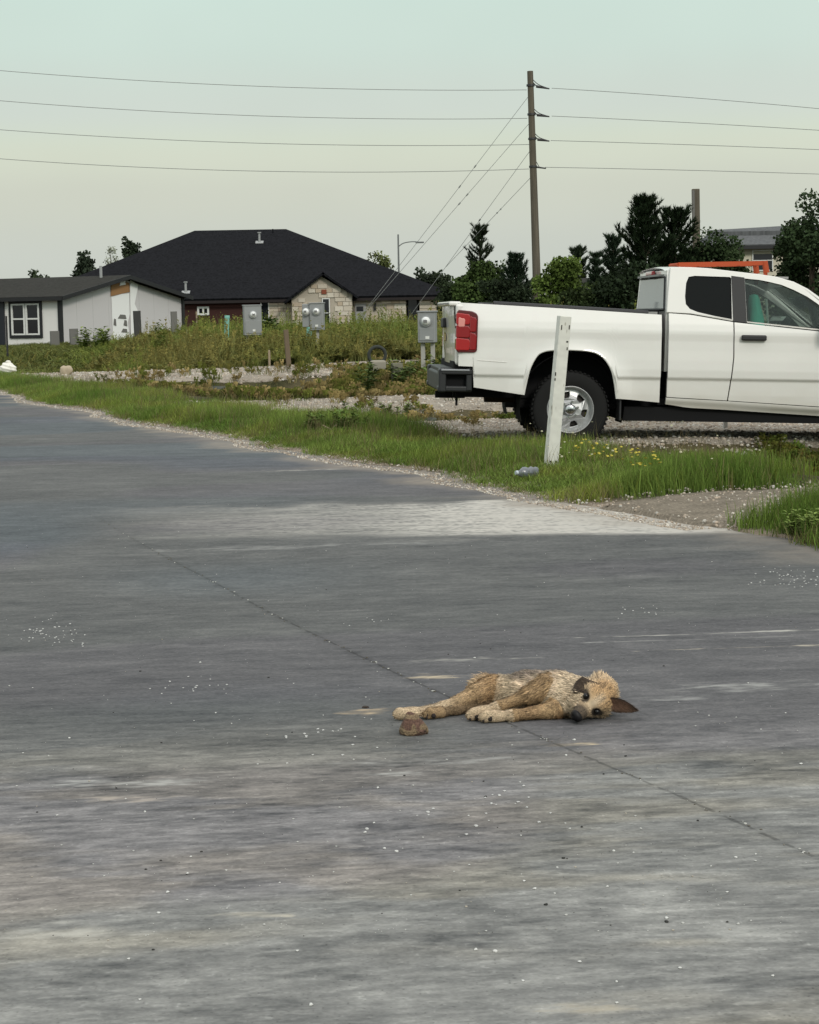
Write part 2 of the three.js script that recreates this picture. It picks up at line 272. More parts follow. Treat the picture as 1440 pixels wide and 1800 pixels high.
// a flat polygon with thickness: pts in order, thickness along -normal
function plate(pts, t, uvScale = 0.25) {
  const n = V(0, 0, 0), c = V(0, 0, 0); pts.forEach((p, i) => { const q = pts[(i + 1) % pts.length]; n.x += (p.y - q.y) * (p.z + q.z); n.y += (p.z - q.z) * (p.x + q.x); n.z += (p.x - q.x) * (p.y + q.y); c.add(p); }); n.normalize(); c.divideScalar(pts.length);
  const ex = Math.abs(n.y) > 0.999 ? V(1, 0, 0) : V(0, 1, 0).cross(n).normalize(), ey = n.clone().cross(ex), pos = [], uv = [], idx = [];
  const low = pts.map((p) => p.clone().addScaledVector(n, -t)), N = pts.length;
  const put = (p) => { pos.push(p.x, p.y, p.z); uv.push(p.dot(ex) * uvScale, p.dot(ey) * uvScale); return pos.length / 3 - 1; };
  const a = pts.map(put), b = low.map(put); for (let i = 1; i < N - 1; i++) { idx.push(a[0], a[i], a[i + 1], b[0], b[i + 1], b[i]); }
  for (let i = 0; i < N; i++) { const j = (i + 1) % N, q = [put(pts[i]), put(low[i]), put(low[j]), put(pts[j])]; idx.push(q[0], q[1], q[2], q[0], q[2], q[3]); }
  const g = new THREE.BufferGeometry(); g.setAttribute('position', new THREE.Float32BufferAttribute(pos, 3)); g.setAttribute('uv', new THREE.Float32BufferAttribute(uv, 2)); g.setIndex(idx); const f = g.toNonIndexed(); f.computeVertexNormals(); return f;
}
function windowPart(parent, w, h, x, y, z, { mat = M.whiteTrim, cols = 1, rows = 2, t = 0.06, name = 'window', trim = null, turn = 0 } = {}) {
  const fr = [box(w, t, 0.08, x, y + h / 2 - t / 2, z), box(w, t, 0.08, x, y - h / 2 + t / 2, z), box(t, h - 2 * t, 0.08, x - w / 2 + t / 2, y, z), box(t, h - 2 * t, 0.08, x + w / 2 - t / 2, y, z)];
  const o = new THREE.Group(); o.name = name; parent.add(o);
  mesh('frame', fr, mat, o);
  for (let i = 0; i < cols; i++) for (let j = 0; j < rows; j++) { const pw = (w - 2 * t) / cols, ph = (h - 2 * t) / rows; mesh('pane', box(pw, ph, 0.02, x - w / 2 + t + pw * (i + 0.5), y - h / 2 + t + ph * (j + 0.5), z - 0.01 - 0.002 * ((i + j) % 2)), M.glassDark, o); }
  const mu = []; for (let i = 1; i < cols; i++) mu.push(box(t * 0.9, h - 2 * t - 0.01, 0.06, x - w / 2 + t + (w - 2 * t) / cols * i, y, z + 0.003)); for (let j = 1; j < rows; j++) mu.push(box(w - 2 * t - 0.01, t * 0.8, 0.05, x, y - h / 2 + t + (h - 2 * t) / rows * j, z + 0.002));
  if (mu.length) mesh('glazing_bar', mu, mat, o);
  if (trim) mesh('trim', [box(w + 0.24, 0.12, 0.05, x, y + h / 2 + 0.06, z - 0.005), box(w + 0.24, 0.12, 0.05, x, y - h / 2 - 0.06, z - 0.005), box(0.12, h, 0.05, x - w / 2 - 0.06, y, z - 0.005), box(0.12, h, 0.05, x + w / 2 + 0.06, y, z - 0.005)], trim, o);
  return o;
}

// --- the big ranch house with the dark hip roof, 140 m away
{
  const D = 140, c = at(555, 560, D), X = (px) => at(px, 530, D).x - c.x;               // facade plane at local z = 0
  const house = thing('ranch_house', 'large ranch house with a broad black hip roof and a tan stone gable', 'house', [c.x, 0, c.z], 0);
  const eave = 2.62, ridge = 8.05, xl = X(20), xr = X(803), zr = -13, e = 0;
  const R0 = X(325) * 1.09 + 0.3, R1 = X(490) * 1.09 + 0.1;
  const a = V(xl, eave, e), b = V(xr, eave, e), p = V(R0, ridge, zr), q = V(R1, ridge, zr), d = V(xl, eave, -26), f = V(xr, eave, -26);
  const roof = new THREE.Group(); roof.name = 'roof'; house.add(roof);
  for (const poly of [[a, b, q, p], [b, f, q], [f, d, p, q], [d, a, p]]) mesh('roof_slope', plate(poly, 0.18), M.roofDark, roof);
  mesh('fascia', [box(xr - xl, 0.2, 0.05, (xl + xr) / 2, eave - 0.25, 0.03), box(0.05, 0.2, 26, xr + 0.03, eave - 0.25, -13)], std(0.03, 0.025, 0.025), roof);
  // walls
  mesh('brick_wall', [box(X(468) - X(150), eave, 0.3, (X(150) + X(468)) / 2, eave / 2 - 0.1, -0.75)], M.brown, house).userData.label = 'dark red brown left wall';
  mesh('back_wall', [box(xr - xl - 1.2, eave - 0.2, 0.3, (xl + xr) / 2, eave / 2 - 0.1, -25), box(0.3, eave - 0.2, 24, xr - 0.9, eave / 2 - 0.1, -13), box(0.3, eave - 0.2, 24, xl + 0.9, eave / 2 - 0.1, -13)], M.mortar, house);
  const stones = [0, 1, 2, 3, 4, 5].map((i) => std(...[[0.60, 0.535, 0.445], [0.55, 0.48, 0.39], [0.66, 0.60, 0.51], [0.52, 0.43, 0.33], [0.62, 0.56, 0.48], [0.50, 0.41, 0.32]][i]));
  const sg = [0.34, 0.48, 0.62, 0.8].map((w) => rbox(1, 1, 0.1, 0.02).scale(w, 1, 1));
  const r = rng(5);
  function stoneWall(x0, x1, z, top, holes, label) {                                   // top(x): height of the wall; holes [x0, x1, y0, y1]
    const w = new THREE.Group(); w.name = 'stone_wall'; house.add(w); if (label) w.userData.label = label;
    const sh = new THREE.Shape(); sh.moveTo(x0, -0.3); sh.lineTo(x1, -0.3); const xm = (x0 + x1) / 2; sh.lineTo(x1, top(x1)); sh.lineTo(xm, top(xm)); sh.lineTo(x0, top(x0)); sh.closePath();
    mesh('mortar', new THREE.ExtrudeGeometry(sh, { depth: 0.2, bevelEnabled: false }).translate(0, 0, z - 0.22), M.mortar, w);
    for (let y = 0; y < 4.6;) {
      const hh = 0.24 + 0.16 * r();
      for (let x = x0 + 0.02; x < x1 - 0.1;) {
        let ww = 0.35 + 0.5 * r(); if (x + ww > x1 - 0.15) ww = x1 - 0.02 - x;
        const cx = x + ww / 2, hole = holes.some((h) => cx + ww / 2 > h[0] && cx - ww / 2 < h[1] && y + hh > h[2] && y < h[3]);
        if (y + hh < Math.min(top(x), top(x + ww)) && !hole) { const m = mesh('stone', sg[Math.floor(r() * 4)], stones[Math.floor(r() * 6)], w); m.geometry.computeBoundingBox(); const bw = m.geometry.boundingBox.max.x * 2; m.scale.set((ww - 0.025) / bw, hh - 0.025, 1); m.position.set(cx, y + hh / 2, z + 0.02 * r()); }
        x += ww;
      }
      y += hh;
    }
  }
  const g0 = X(514), g1 = X(620), gm = (g0 + g1) / 2 + 0.15, peak = 4.35, zG = 0.9;
  stoneWall(X(470), X(513), -0.55, () => eave - 0.1, [], 'tan stone wall left of the gable');
  stoneWall(g0, g1, zG, (x) => peak - 0.2 - Math.abs(x - gm) * 0.72, [[X(566), X(582), 0, 2.5], [X(541), X(561), 2.3, 2.75]], 'tan stone gable wall');
  stoneWall(X(621), X(714), -0.6, () => eave - 0.12, [[X(622), X(645), 0, 2.15], [X(656), X(662), 1.4, 2.2]], 'weathered grey tan stone wall right of the gable');
  stoneWall(X(737), X(786), -0.6, () => eave - 0.12, [], 'stone wall at the right end');
  for (const gx of [g1 - 0.12, g0 + 0.12]) mesh('gable_side', box(0.2, eave - 0.2, 1.6, gx, eave / 2 - 0.1, zG - 1.05), M.mortar, house);
  const zo = zG + 0.5, zb = -7, xo0 = g0 - 0.55, xo1 = g1 + 0.45, lo = peak - (gm - xo0) * 0.72, lo1 = peak - (xo1 - gm) * 0.72;
  const gr = new THREE.Group(); gr.name = 'gable_roof'; house.add(gr);
  mesh('roof_slope', plate([V(xo0, lo, zo), V(gm, peak, zo), V(gm, peak, zb), V(xo0, lo, zb)], 0.16), M.roofDark, gr);
  mesh('roof_slope', plate([V(gm, peak, zo), V(xo1, lo1, zo), V(xo1, lo1, zb), V(gm, peak, zb)], 0.16), M.roofDark, gr);
  mesh('vent', rbox(0.36, 0.32, 0.08, 0.02, X(571), 2.95, zG + 0.1), std(0.25, 0.08, 0.05), house);
  windowPart(house, X(581) - X(567), 2.1, (X(567) + X(581)) / 2, 1.45, zG + 0.06, { t: 0.07, rows: 2 });
  windowPart(house, X(472) - X(457), 1.5, (X(457) + X(472)) / 2, 1.72, -0.5, { rows: 1 });
  const win = windowPart(house, X(366) - X(345), 0.62, (X(345) + X(366)) / 2, 1.75, -0.55, { cols: 2, rows: 1, t: 0.14 }); win.userData.label = 'small white framed window in the dark wall';
  windowPart(house, X(734) - X(717), 2.0, (X(717) + X(734)) / 2, 1.35, -0.66, { mat: M.blackTrim });
  const door = new THREE.Group(); door.name = 'door'; house.add(door);
  mesh('door_panel', rbox(X(643) - X(624), 2.05, 0.08, 0.01, (X(624) + X(643)) / 2, 1.05, -0.52), M.greyDoor, door); mesh('light', box(0.5, 0.35, 0.03, (X(624) + X(643)) / 2 - 0.05, 1.7, -0.47), M.glassDark, door); mesh('handle', new THREE.SphereGeometry(0.05, 10, 8).translate(X(641), 1.05, -0.45), M.metal, door);
  mesh('wall_lamp', rbox(0.16, 0.55, 0.14, 0.03, X(659), 1.85, -0.48), M.blackTrim, house);
  // roof vents stand on the front slope
  const slopeY = (z) => eave + (ridge - eave) * (-z / 13);
  for (const [px, z] of [[448, -10.3], [326, -1.1], [470, -12.2]]) {
    const k = new THREE.Group(); k.name = 'roof_vent'; house.add(k); const x = X(px) * (1 + -z / D), y = slopeY(z);
    if (px === 470) { mesh('pipe', cyl(0.05, 0.05, 0.35, 8).translate(x, y + 0.15, z), M.roofDark, k); continue; }
    mesh('flashing', box(0.6, 0.05, 0.5).rotateX(0.39).translate(x, y + 0.04, z), M.vent, k); mesh('pipe', cyl(0.085, 0.085, 0.75, 10).translate(x, y + 0.37, z), M.vent, k); mesh('cap', cyl(0.15, 0.15, 0.08, 10).translate(x, y + 0.77, z), M.vent, k);
  }
}

// --- the white house at the left edge, with the torn gable
{
  const c = floorAt(108, 614); c.y = 0;
  const B = 0.46, h = thing('white_house', 'white panel house with black trim and a torn gable at the left edge', 'house', [c.x, 0, c.z], 0);
  // local axes: the gable runs along `ga` to the right and away, the long wall along `la` to the left and away
  h.rotation.y = -B; h.updateMatrixWorld(true);        // local -x is the long wall (left and away), local -z the depth of the gable (right and away)
  const W = 10, L = 17, eave = 2.36, rise = 0.92, ov = 0.35;
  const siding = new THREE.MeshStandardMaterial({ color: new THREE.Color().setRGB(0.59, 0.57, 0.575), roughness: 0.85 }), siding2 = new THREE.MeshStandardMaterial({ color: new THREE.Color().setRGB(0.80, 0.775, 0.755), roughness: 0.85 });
  const skirtB = -0.3;
  // long wall (z = 0 plane, x from -L to 0) in vertical panels
  const lw = new THREE.Group(); lw.name = 'long_wall'; h.add(lw);
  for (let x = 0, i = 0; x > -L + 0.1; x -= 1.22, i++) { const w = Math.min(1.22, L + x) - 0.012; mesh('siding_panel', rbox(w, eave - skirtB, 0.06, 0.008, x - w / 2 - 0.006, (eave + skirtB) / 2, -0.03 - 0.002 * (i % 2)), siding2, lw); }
  mesh('backing', box(L - 0.06, eave - skirtB - 0.02, 0.1, -L / 2 - 0.02, (eave + skirtB) / 2, -0.13), M.blackTrim, lw);
  // gable wall (x = 0 plane, z from 0 to -W)
  const gw = new THREE.Group(); gw.name = 'gable_wall'; h.add(gw);
  const topAt = (t) => eave + rise * (1 - Math.abs(t - 0.5) / 0.5);
  const N = 8; for (let i = 0; i < N; i++) {
    const t0 = i / N, t1 = (i + 1) / N, g = 0.006, z0 = -t0 * W - g, z1 = -t1 * W + g, y0 = topAt(t0) - 0.12, y1 = topAt(t1) - 0.12;
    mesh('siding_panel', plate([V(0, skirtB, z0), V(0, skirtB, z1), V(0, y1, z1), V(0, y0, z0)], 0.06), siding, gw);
  }
  mesh('backing', plate([V(-0.08, skirtB, -0.05), V(-0.08, skirtB, -W + 0.05), V(-0.08, eave - 0.1, -W + 0.05), V(-0.08, eave + rise - 0.12, -W / 2), V(-0.08, eave - 0.1, -0.05)], 0.1), M.blackTrim, gw);
  mesh('corner_trim', [box(0.17, eave - skirtB, 0.17, 0.0, (eave + skirtB) / 2, -0.02), box(0.17, eave - skirtB, 0.17, 0.0, (eave + skirtB) / 2, -W + 0.02)], M.blackTrim, h);
  // torn strip: bare board, hanging wrap
  const ws = new THREE.Group(); ws.name = 'torn_wall_strip'; ws.userData.label = 'torn white wrap and bare orange board on the gable'; h.add(ws);
  const zc = -W * 0.47, ym = eave + rise;
  const rag = (pts, mat, x, name) => { const s = new THREE.Shape(pts.map(([a, b]) => new THREE.Vector2(a, b))); mesh(name, new THREE.ExtrudeGeometry(s, { depth: 0.012, bevelEnabled: false }).rotateY(Math.PI / 2).translate(x, 0, zc), mat, ws); };
  // shape x runs towards -z after the turn (x -> -z)
  rag([[-0.8, 2.36], [0.75, 2.56], [0.72, 2.98], [0.3, 3.04], [-0.75, 2.88]], M.osb, 0.03, 'board');
  rag([[-0.72, 0.0], [0.55, 0.0], [0.62, 0.6], [0.5, 1.1], [0.7, 1.5], [0.72, 2.5], [0.1, 2.46], [-0.74, 2.32]], M.tarp, 0.018, 'house_wrap');
  rag([[0.7, 0.1], [1.5, 0.2], [1.35, 0.7], [1.6, 1.3], [1.1, 2.0], [1.45, 2.9], [0.8, 3.12], [0.74, 2.2]], M.tarp, 0.045, 'house_wrap');
  rag([[-0.1, 2.85], [0.4, 2.9], [0.3, 3.16], [0.0, 3.1]], M.tarp, 0.06, 'house_wrap');
  for (const [a, b, w, hh] of [[0.05, 1.4, 0.7, 0.22], [0.2, 0.75, 0.5, 0.2], [-0.55, 1.15, 0.22, 0.35], [0.3, 1.1, 0.3, 0.3]]) rag([[a - w / 2, b - hh / 3], [a + w / 2, b - hh / 2], [a + w * 0.4, b + hh * 0.4], [a - w * 0.2, b + hh / 2]], M.greyWood, 0.034, 'patch');
  // roof
  const roof = new THREE.Group(); roof.name = 'roof'; h.add(roof);
  const yE = eave - ov * (rise / (W / 2)) + 0.06, yR = eave + rise + 0.06, xo = 0.4, zE = ov, zM = -W / 2, zF = -W - ov;
  mesh('roof_slope', plate([V(-L - xo, yE, zE), V(xo, yE, zE), V(xo, yR, zM), V(-L - xo, yR, zM)], 0.1, 0.3), M.roofGrey, roof);
  mesh('roof_slope', plate([V(xo, yE, zF), V(-L - xo, yE, zF), V(-L - xo, yR, zM), V(xo, yR, zM)], 0.1, 0.3), M.roofGrey, roof);
  mesh('fascia', [box(L + 2 * xo, 0.17, 0.04, -L / 2, yE - 0.1, zE + 0.02), plate([V(xo + 0.03, yE - 0.19, zE), V(xo + 0.03, yR - 0.19, zM), V(xo + 0.03, yR, zM), V(xo + 0.03, yE, zE)], 0.04), plate([V(xo + 0.03, yR - 0.19, zM), V(xo + 0.03, yE - 0.19, zF), V(xo + 0.03, yE, zF), V(xo + 0.03, yR, zM)], 0.04)], M.blackTrim, roof);
  const rv = new THREE.Group(); rv.name = 'roof_vent'; roof.add(rv); mesh('pipe', cyl(0.07, 0.07, 0.6, 10).translate(-0.9, yR + 0.15, zM + 0.5), M.vent, rv);
  // the double window and the dark porch post at the left
  const w = new THREE.Group(); w.name = 'double_window'; h.add(w);
  const wc = h.worldToLocal(at(45, 561, -c.z + 0.8)); const wx = wc.x, wy = 1.36;
  for (const s of [-1, 1]) mesh('sash', [box(0.7, 0.07, 0.06, wx + s * 0.4, wy + 0.67, 0.04), box(0.7, 0.07, 0.06, wx + s * 0.4, wy - 0.67, 0.04), box(0.09, 1.41, 0.06, wx + s * 0.4 - 0.34, wy, 0.043), box(0.09, 1.41, 0.06, wx + s * 0.4 + 0.34, wy, 0.043), box(0.64, 0.07, 0.06, wx + s * 0.4, wy + 0.02, 0.046)], M.whiteTrim, w);
  for (const s of [-1, 1]) for (const q of [-1, 1]) mesh('pane', box(0.6, 0.62, 0.02, wx + s * 0.4, wy + q * 0.335, 0.02), M.glassDark, w);
  mesh('trim', [box(1.82, 0.13, 0.06, wx, wy + 0.775, 0.035), box(1.82, 0.13, 0.06, wx, wy - 0.775, 0.035), box(0.13, 1.42, 0.06, wx - 0.845, wy, 0.035), box(0.13, 1.42, 0.06, wx + 0.845, wy, 0.035), box(0.05, 1.42, 0.05, wx, wy, 0.03)], M.blackTrim, w);
  mesh('entrance', [box(0.9, 2.2, 0.08, wx - 1.62, 1.15, 0.05)], std(0.012, 0.014, 0.022, 0.5), h).userData.label = 'dark entrance door at the left end';
  mesh('wall_lamp', rbox(0.24, 0.14, 0.2, 0.04, wx - 0.55, 2.2, 0.12), M.blackTrim, h);
}

// --- roofs behind the trees on the right
{
  const D = 112, c = at(1330, 430, D), Y = (py) => at(1330, py, D).y, X = (px) => at(px, 430, D).x - c.x;
  const h = thing('cream_house', 'cream house with a grey shingle roof behind the right hand trees', 'house', [c.x, 0, c.z], 0);
  const pale = M.roofGrey.clone(); pale.color.setRGB(0.14, 0.145, 0.15);
  const ye = Y(430), y1 = Y(402), x0 = X(1248), x1 = X(1470);
  mesh('wall', [box(x1 - x0 - 1.2, ye - 0.1, 0.2, (x0 + x1) / 2, ye / 2 - 0.05, 0), box(0.2, ye - 0.1, 8, x0 + 0.7, ye / 2 - 0.05, -4.11), box(0.2, ye - 0.1, 8, x1 - 0.7, ye / 2 - 0.05, -4.11)], M.cream, h);
  const roof = new THREE.Group(); roof.name = 'roof'; h.add(roof);
  mesh('roof_slope', plate([V(x0, ye, 0.6), V(x1, ye, 0.6), V(x1, y1, -4), V(X(1268), y1, -4)], 0.14), pale, roof);
  mesh('roof_slope', plate([V(x1, ye, -8.6), V(x0, ye, -8.6), V(X(1268), y1, -4), V(x1, y1, -4)], 0.14), pale, roof); mesh('roof_slope', plate([V(x0, ye, -8.6), V(x0, ye, 0.6), V(X(1268), y1, -4)], 0.14), pale, roof);
  mesh('upper_roof', plate([V(X(1266), Y(403), -2.6), V(x1, Y(403), -2.6), V(x1, Y(388), -6), V(X(1272), Y(396), -6)], 0.25), pale, roof);
  mesh('fascia', box(x1 - x0, 0.2, 0.05, (x0 + x1) / 2, ye - 0.16, 0.66), M.blackTrim, roof);
  mesh('trim', box(x1 - x0 - 1.4, 0.18, 0.06, (x0 + x1) / 2, Y(444), 0.13), std(0.42, 0.38, 0.3), h);
  windowPart(h, 1.2, 1.2, X(1340), Y(458), 0.14);
}
{
  const D = 84, c = at(1030, 510, D), Y = (py) => at(1030, py, D).y, X = (px) => at(px, 510, D).x - c.x;
  const h = thing('low_house', 'low grey roofed house with a white porch post behind the utility pole', 'house', [c.x, 0, c.z], 0);
  const ye = Y(510), yr = Y(486), x0 = X(948), x1 = X(1092);
  mesh('wall', [box(x1 - x0 - 1.6, ye - 0.05, 0.15, (x0 + x1) / 2 + 0.3, ye / 2 - 0.1, -1.6), box(0.15, ye - 0.05, 5, x1 - 0.5, ye / 2 - 0.1, -4.2), box(0.15, ye - 0.05, 5, x0 + 1.2, ye / 2 - 0.1, -4.2)], std(0.33, 0.31, 0.29), h);
  const roof = new THREE.Group(); roof.name = 'roof'; h.add(roof);
  mesh('roof_slope', plate([V(x0, ye, 0), V(x1, ye, 0), V(x1, yr, -4), V(X(985), yr, -4)], 0.1), M.roofGrey, roof); mesh('roof_slope', plate([V(x1, ye, -8), V(x0, ye, -8), V(X(985), yr, -4), V(x1, yr, -4)], 0.1), M.roofGrey, roof);
  mesh('fascia', box(x1 - x0, 0.14, 0.04, (x0 + x1) / 2, ye - 0.1, 0.03), M.whiteTrim, roof);
  for (const px of [964, 1086]) mesh('porch_post', rbox(0.16, ye - 0.15, 0.16, 0.015, X(px), (ye - 0.15) / 2, -0.2), M.whiteTrim, h);
}
// ---------------------------------------------------------------- the white pickup
// local axes: x to the front of the truck, y up, z to the side that faces the road; P() reads side-view measurements taken off the photograph (178 px to the metre)
const truck = thing('pickup_truck', 'white extended cab pickup truck parked with its tail towards the road', 'pickup truck');
{
  const PITCH = 0.0175, S = 178;
  const P = (px, py) => { const X = (px - 1000) / S, Y = (781 - py) / S; return [X * Math.cos(PITCH) - Y * Math.sin(PITCH), X * Math.sin(PITCH) + Y * Math.cos(PITCH)]; };
  const HW = 0.925;
  const paintMap = colourMap(256, (a, b) => { const n = wnoise(a * 6, b * 6, 6) * 0.6 + wnoise(a * 23, b * 23, 23) * 0.4; const k = 0.965 + 0.035 * n, y = b * 2, dirt = 0.3 * ss(0.75, 0.32, y) * (0.35 + 0.9 * wnoise(a * 14, b * 40, 40)) * (y < 0.9 ? 1 : 0); return [mix(k, 0.62, dirt), mix(k * 0.998, 0.55, dirt), mix(k * 0.99, 0.44, dirt)]; });
  const paint = phys(0.80, 0.79, 0.765, { roughness: 0.4, clearcoat: 1, clearcoatRoughness: 0.05, map: paintMap, side: THREE.DoubleSide });
  const dark = std(0.012, 0.012, 0.013, 0.85, { side: THREE.DoubleSide }), plastic = std(0.02, 0.02, 0.022, 0.6), rubber = std(0.016, 0.016, 0.016, 0.85), chrome = phys(0.56, 0.57, 0.58, { metalness: 1, roughness: 0.24 }), steel = phys(0.50, 0.505, 0.51, { metalness: 0.7, roughness: 0.42 });
  const gun = std(0.015, 0.016, 0.018, 0.5), seatMat = std(0.035, 0.035, 0.037, 0.9), rust = std(0.05, 0.035, 0.025, 0.8, { metalness: 0.3 });
  // half width of the body side at height y (m above ground): shoulder, hollow, sill
  const prof = [[0.30, 0.855], [0.42, 0.893], [0.55, 0.906], [0.70, 0.911], [0.724, 0.932], [0.80, 0.936], [0.9, 0.934], [1.0, 0.929], [1.1, 0.9265], [1.17, 0.929], [1.2, 0.927], [1.27, 0.914], [1.36, 0.891], [1.45, 0.868]];
  const halfW = (y) => { y *= 1.047; let k = 0; while (k < prof.length - 2 && prof[k + 1][0] < y) k++; const [y0, z0] = prof[k], [y1, z1] = prof[k + 1]; return mix(z0, z1, clamp((y - y0) / (y1 - y0))); };
  const WX = 0.02, WY = P(1000, 716)[1];                                             // rear wheel centre
  const flare = (x, y) => { const r = Math.hypot(x - WX, (y - WY) * 1.02); return y > 0.35 ? 0.04 * Math.exp(-(((r - 0.49) / 0.13) ** 2)) : 0; };
  const zAt = (x, y, end = 0) => halfW(y) + flare(x, y) - 0.05 * ss(-1.0, -1.22, x);
  // a skin between a lower and an upper outline: cols [x, y0, y1]; sign gives the side
  function panel(cols, rows, side, inset = 0, zf = zAt, skirt = 0.035) {
    const pos = [], idx = [], n = cols.length, gridN = rows + 1;
    const z = (x, y) => side * (zf(x, y) - inset);
    for (const [x, y0, y1, xt] of cols) for (let r = 0; r <= rows; r++) { const y = mix(y0, y1, r / rows), xx = mix(x, xt ?? x, r / rows); pos.push(xx, y, z(xx, y)); }
    const q = (a, b, c, d) => side > 0 ? idx.push(a, b, c, a, c, d) : idx.push(a, c, b, a, d, c);
    for (let i = 0; i < n - 1; i++) for (let r = 0; r < rows; r++) { const a = i * gridN + r; q(a, a + gridN, a + gridN + 1, a + 1); }
    const ring = []; for (let i = 0; i < n; i++) ring.push(i * gridN); for (let r = 1; r <= rows; r++) ring.push((n - 1) * gridN + r); for (let i = n - 2; i >= 0; i--) ring.push(i * gridN + rows); for (let r = rows - 1; r > 0; r--) ring.push(r);
    const base = pos.length / 3; for (const k of ring) { pos.push(pos[k * 3], pos[k * 3 + 1], pos[k * 3 + 2]); pos.push(pos[k * 3], pos[k * 3 + 1], pos[k * 3 + 2] - side * skirt); }
    for (let k = 0; k < ring.length; k++) { const a = base + k * 2, b = base + ((k + 1) % ring.length) * 2; q(a, a + 1, b + 1, b); }
    const g = new THREE.BufferGeometry(); g.setAttribute('position', new THREE.Float32BufferAttribute(pos, 3));
    const uv = []; for (let k = 0; k < pos.length; k += 3) uv.push(pos[k] * 0.5, pos[k + 1] * 0.5); g.setAttribute('uv', new THREE.Float32BufferAttribute(uv, 2)); g.setIndex(idx); g.computeVertexNormals(); return g;
  }
  const lerpLine = (pts) => (x) => { let k = 0; while (k < pts.length - 2 && pts[k + 1][0] < x) k++; const [x0, y0] = pts[k], [x1, y1] = pts[k + 1]; return mix(y0, y1, clamp((x - x0) / (x1 - x0))); };
  const bedTop = lerpLine([P(809, 531), P(835, 532.5), P(960, 539.5), P(1100, 548), P(1170, 552.5)]);
  const botPts = [P(809, 640), P(834, 641), P(836, 677), P(895, 686), P(922, 690), P(926, 670), P(932, 645), P(940, 629), P(948, 619), P(960, 614), P(978, 612), P(1005, 612), P(1030, 613.5), P(1044, 616), P(1055, 621), P(1064, 629), P(1074, 645), P(1080, 665), P(1085, 697), P(1110, 699), P(1168, 705)];
  const bot = lerpLine(botPts);
  const part = (n, g, m, p = truck) => mesh(n, g, m, p);
  // bed sides
  for (const side of [1, -1]) {
    const cols = []; const xs = new Set(); for (const [x] of botPts) xs.add(x); for (let x = botPts[0][0]; x < P(1168, 600)[0]; x += 0.045) xs.add(x); const xe = P(1168, 630)[0];
    for (const x of [...xs].filter((x) => x <= xe).sort((a, b) => a - b)) cols.push([x, bot(x), bedTop(x)]);
    const s = part('bed_side', panel(cols, 64, side), paint); if (side < 0) s.userData.label = 'far bed side';
    const arch = botPts.slice(4, 19).map(([x, y]) => V(x, y, side * (zAt(x, y) - 0.012))); part('arch_lip', tube(arch, 0.012, 6, 60), paint);
    const rail = []; for (let k = 0; k <= 20; k++) { const x = mix(P(880, 0)[0], P(1168, 0)[0] - 0.1, k / 20); rail.push(V(x, bedTop(x) + 0.006, side * (halfW(bedTop(x)) - 0.045))); }
    part('rail_cap', new THREE.TubeGeometry(new THREE.CatmullRomCurve3(rail), 30, 0.028, 8).scale(1, 1, 1), plastic);
    // soft press line low on the bed side
    const cl = [P(842, 630), P(893, 634)].map(([x, y]) => V(x, y, side * (zAt(x, y) + 0.0005)));
    part('press_line', tube(cl, 0.0035, 6), paint);
  }
  // wheel wells, bed box
  for (const side of [1, -1]) part('wheel_well', new THREE.CylinderGeometry(0.485, 0.485, 0.42, 28, 1, true, Math.PI / 2 - 0.3, Math.PI + 0.6).rotateX(Math.PI / 2).scale(1.06, 1.08, 1).translate(WX + 0.02, WY + 0.03, side * 0.66), dark); for (const side of [1, -1]) part('well_liner', box(1.04, 0.62, 0.02, WX + 0.02, WY + 0.27, side * 0.46), dark);
  const b0 = P(815, 600)[0], b1 = P(1166, 600)[0];
  part('bed_floor', box(b1 - b0 - 0.06, 0.04, 1.5, (b0 + b1) / 2, 0.97, 0), plastic); for (const s of [1, -1]) part('bed_wall', box(b1 - b0 - 0.1, 0.36, 0.03, (b0 + b1) / 2, 1.15, s * 0.80), std(0.3, 0.3, 0.29, 0.5)); part('bulkhead', box(0.04, 0.6, 1.56, b1 - 0.05, 1.05, 0), dark);
  // tailgate: a slightly domed panel with a spoiler lip, handle bezel and badge
  const tx = P(805, 600)[0], tTop = P(809, 531)[1], tBot = P(809, 637)[1];
  {
    const pos = [], idx = [], nz = 24, ny = 16, wT = 0.80;
    for (let j = 0; j <= ny; j++) for (let i = 0; i <= nz; i++) { const t = j / ny, s = i / nz * 2 - 1, y = mix(tBot, tTop - 0.035, t); pos.push(tx - 0.035 * (1 - s * s) - 0.02 * ss(0.45, 1, t) + 0.012 * ss(0.35, 0.1, t), y, s * wT); }
    for (let j = 0; j < ny; j++) for (let i = 0; i < nz; i++) { const a = j * (nz + 1) + i; idx.push(a, a + 1, a + nz + 2, a, a + nz + 2, a + nz + 1); }
    const g = new THREE.BufferGeometry(); g.setAttribute('position', new THREE.Float32BufferAttribute(pos, 3)); g.setIndex(idx); g.computeVertexNormals();
    const t = part('tailgate', [g, box(0.05, tTop - tBot - 0.05, 1.6, tx + 0.035, (tTop + tBot) / 2, 0)], paint);
    mesh('spoiler', [rbox(0.12, 0.045, 1.66, 0.018, tx - 0.01, tTop - 0.012, 0)], paint, t);
    mesh('handle', [rbox(0.04, 0.1, 0.3, 0.015, tx - 0.058, tTop - 0.2, 0)], plastic, t);
    const bow = new THREE.Shape([[-0.1, -0.035], [-0.035, -0.035], [-0.035, -0.045], [0.035, -0.045], [0.035, -0.035], [0.12, -0.035], [0.1, 0.025], [0.035, 0.025], [0.035, 0.04], [-0.035, 0.04], [-0.035, 0.025], [-0.12, 0.025]].map(([a, b]) => new THREE.Vector2(a, b)));
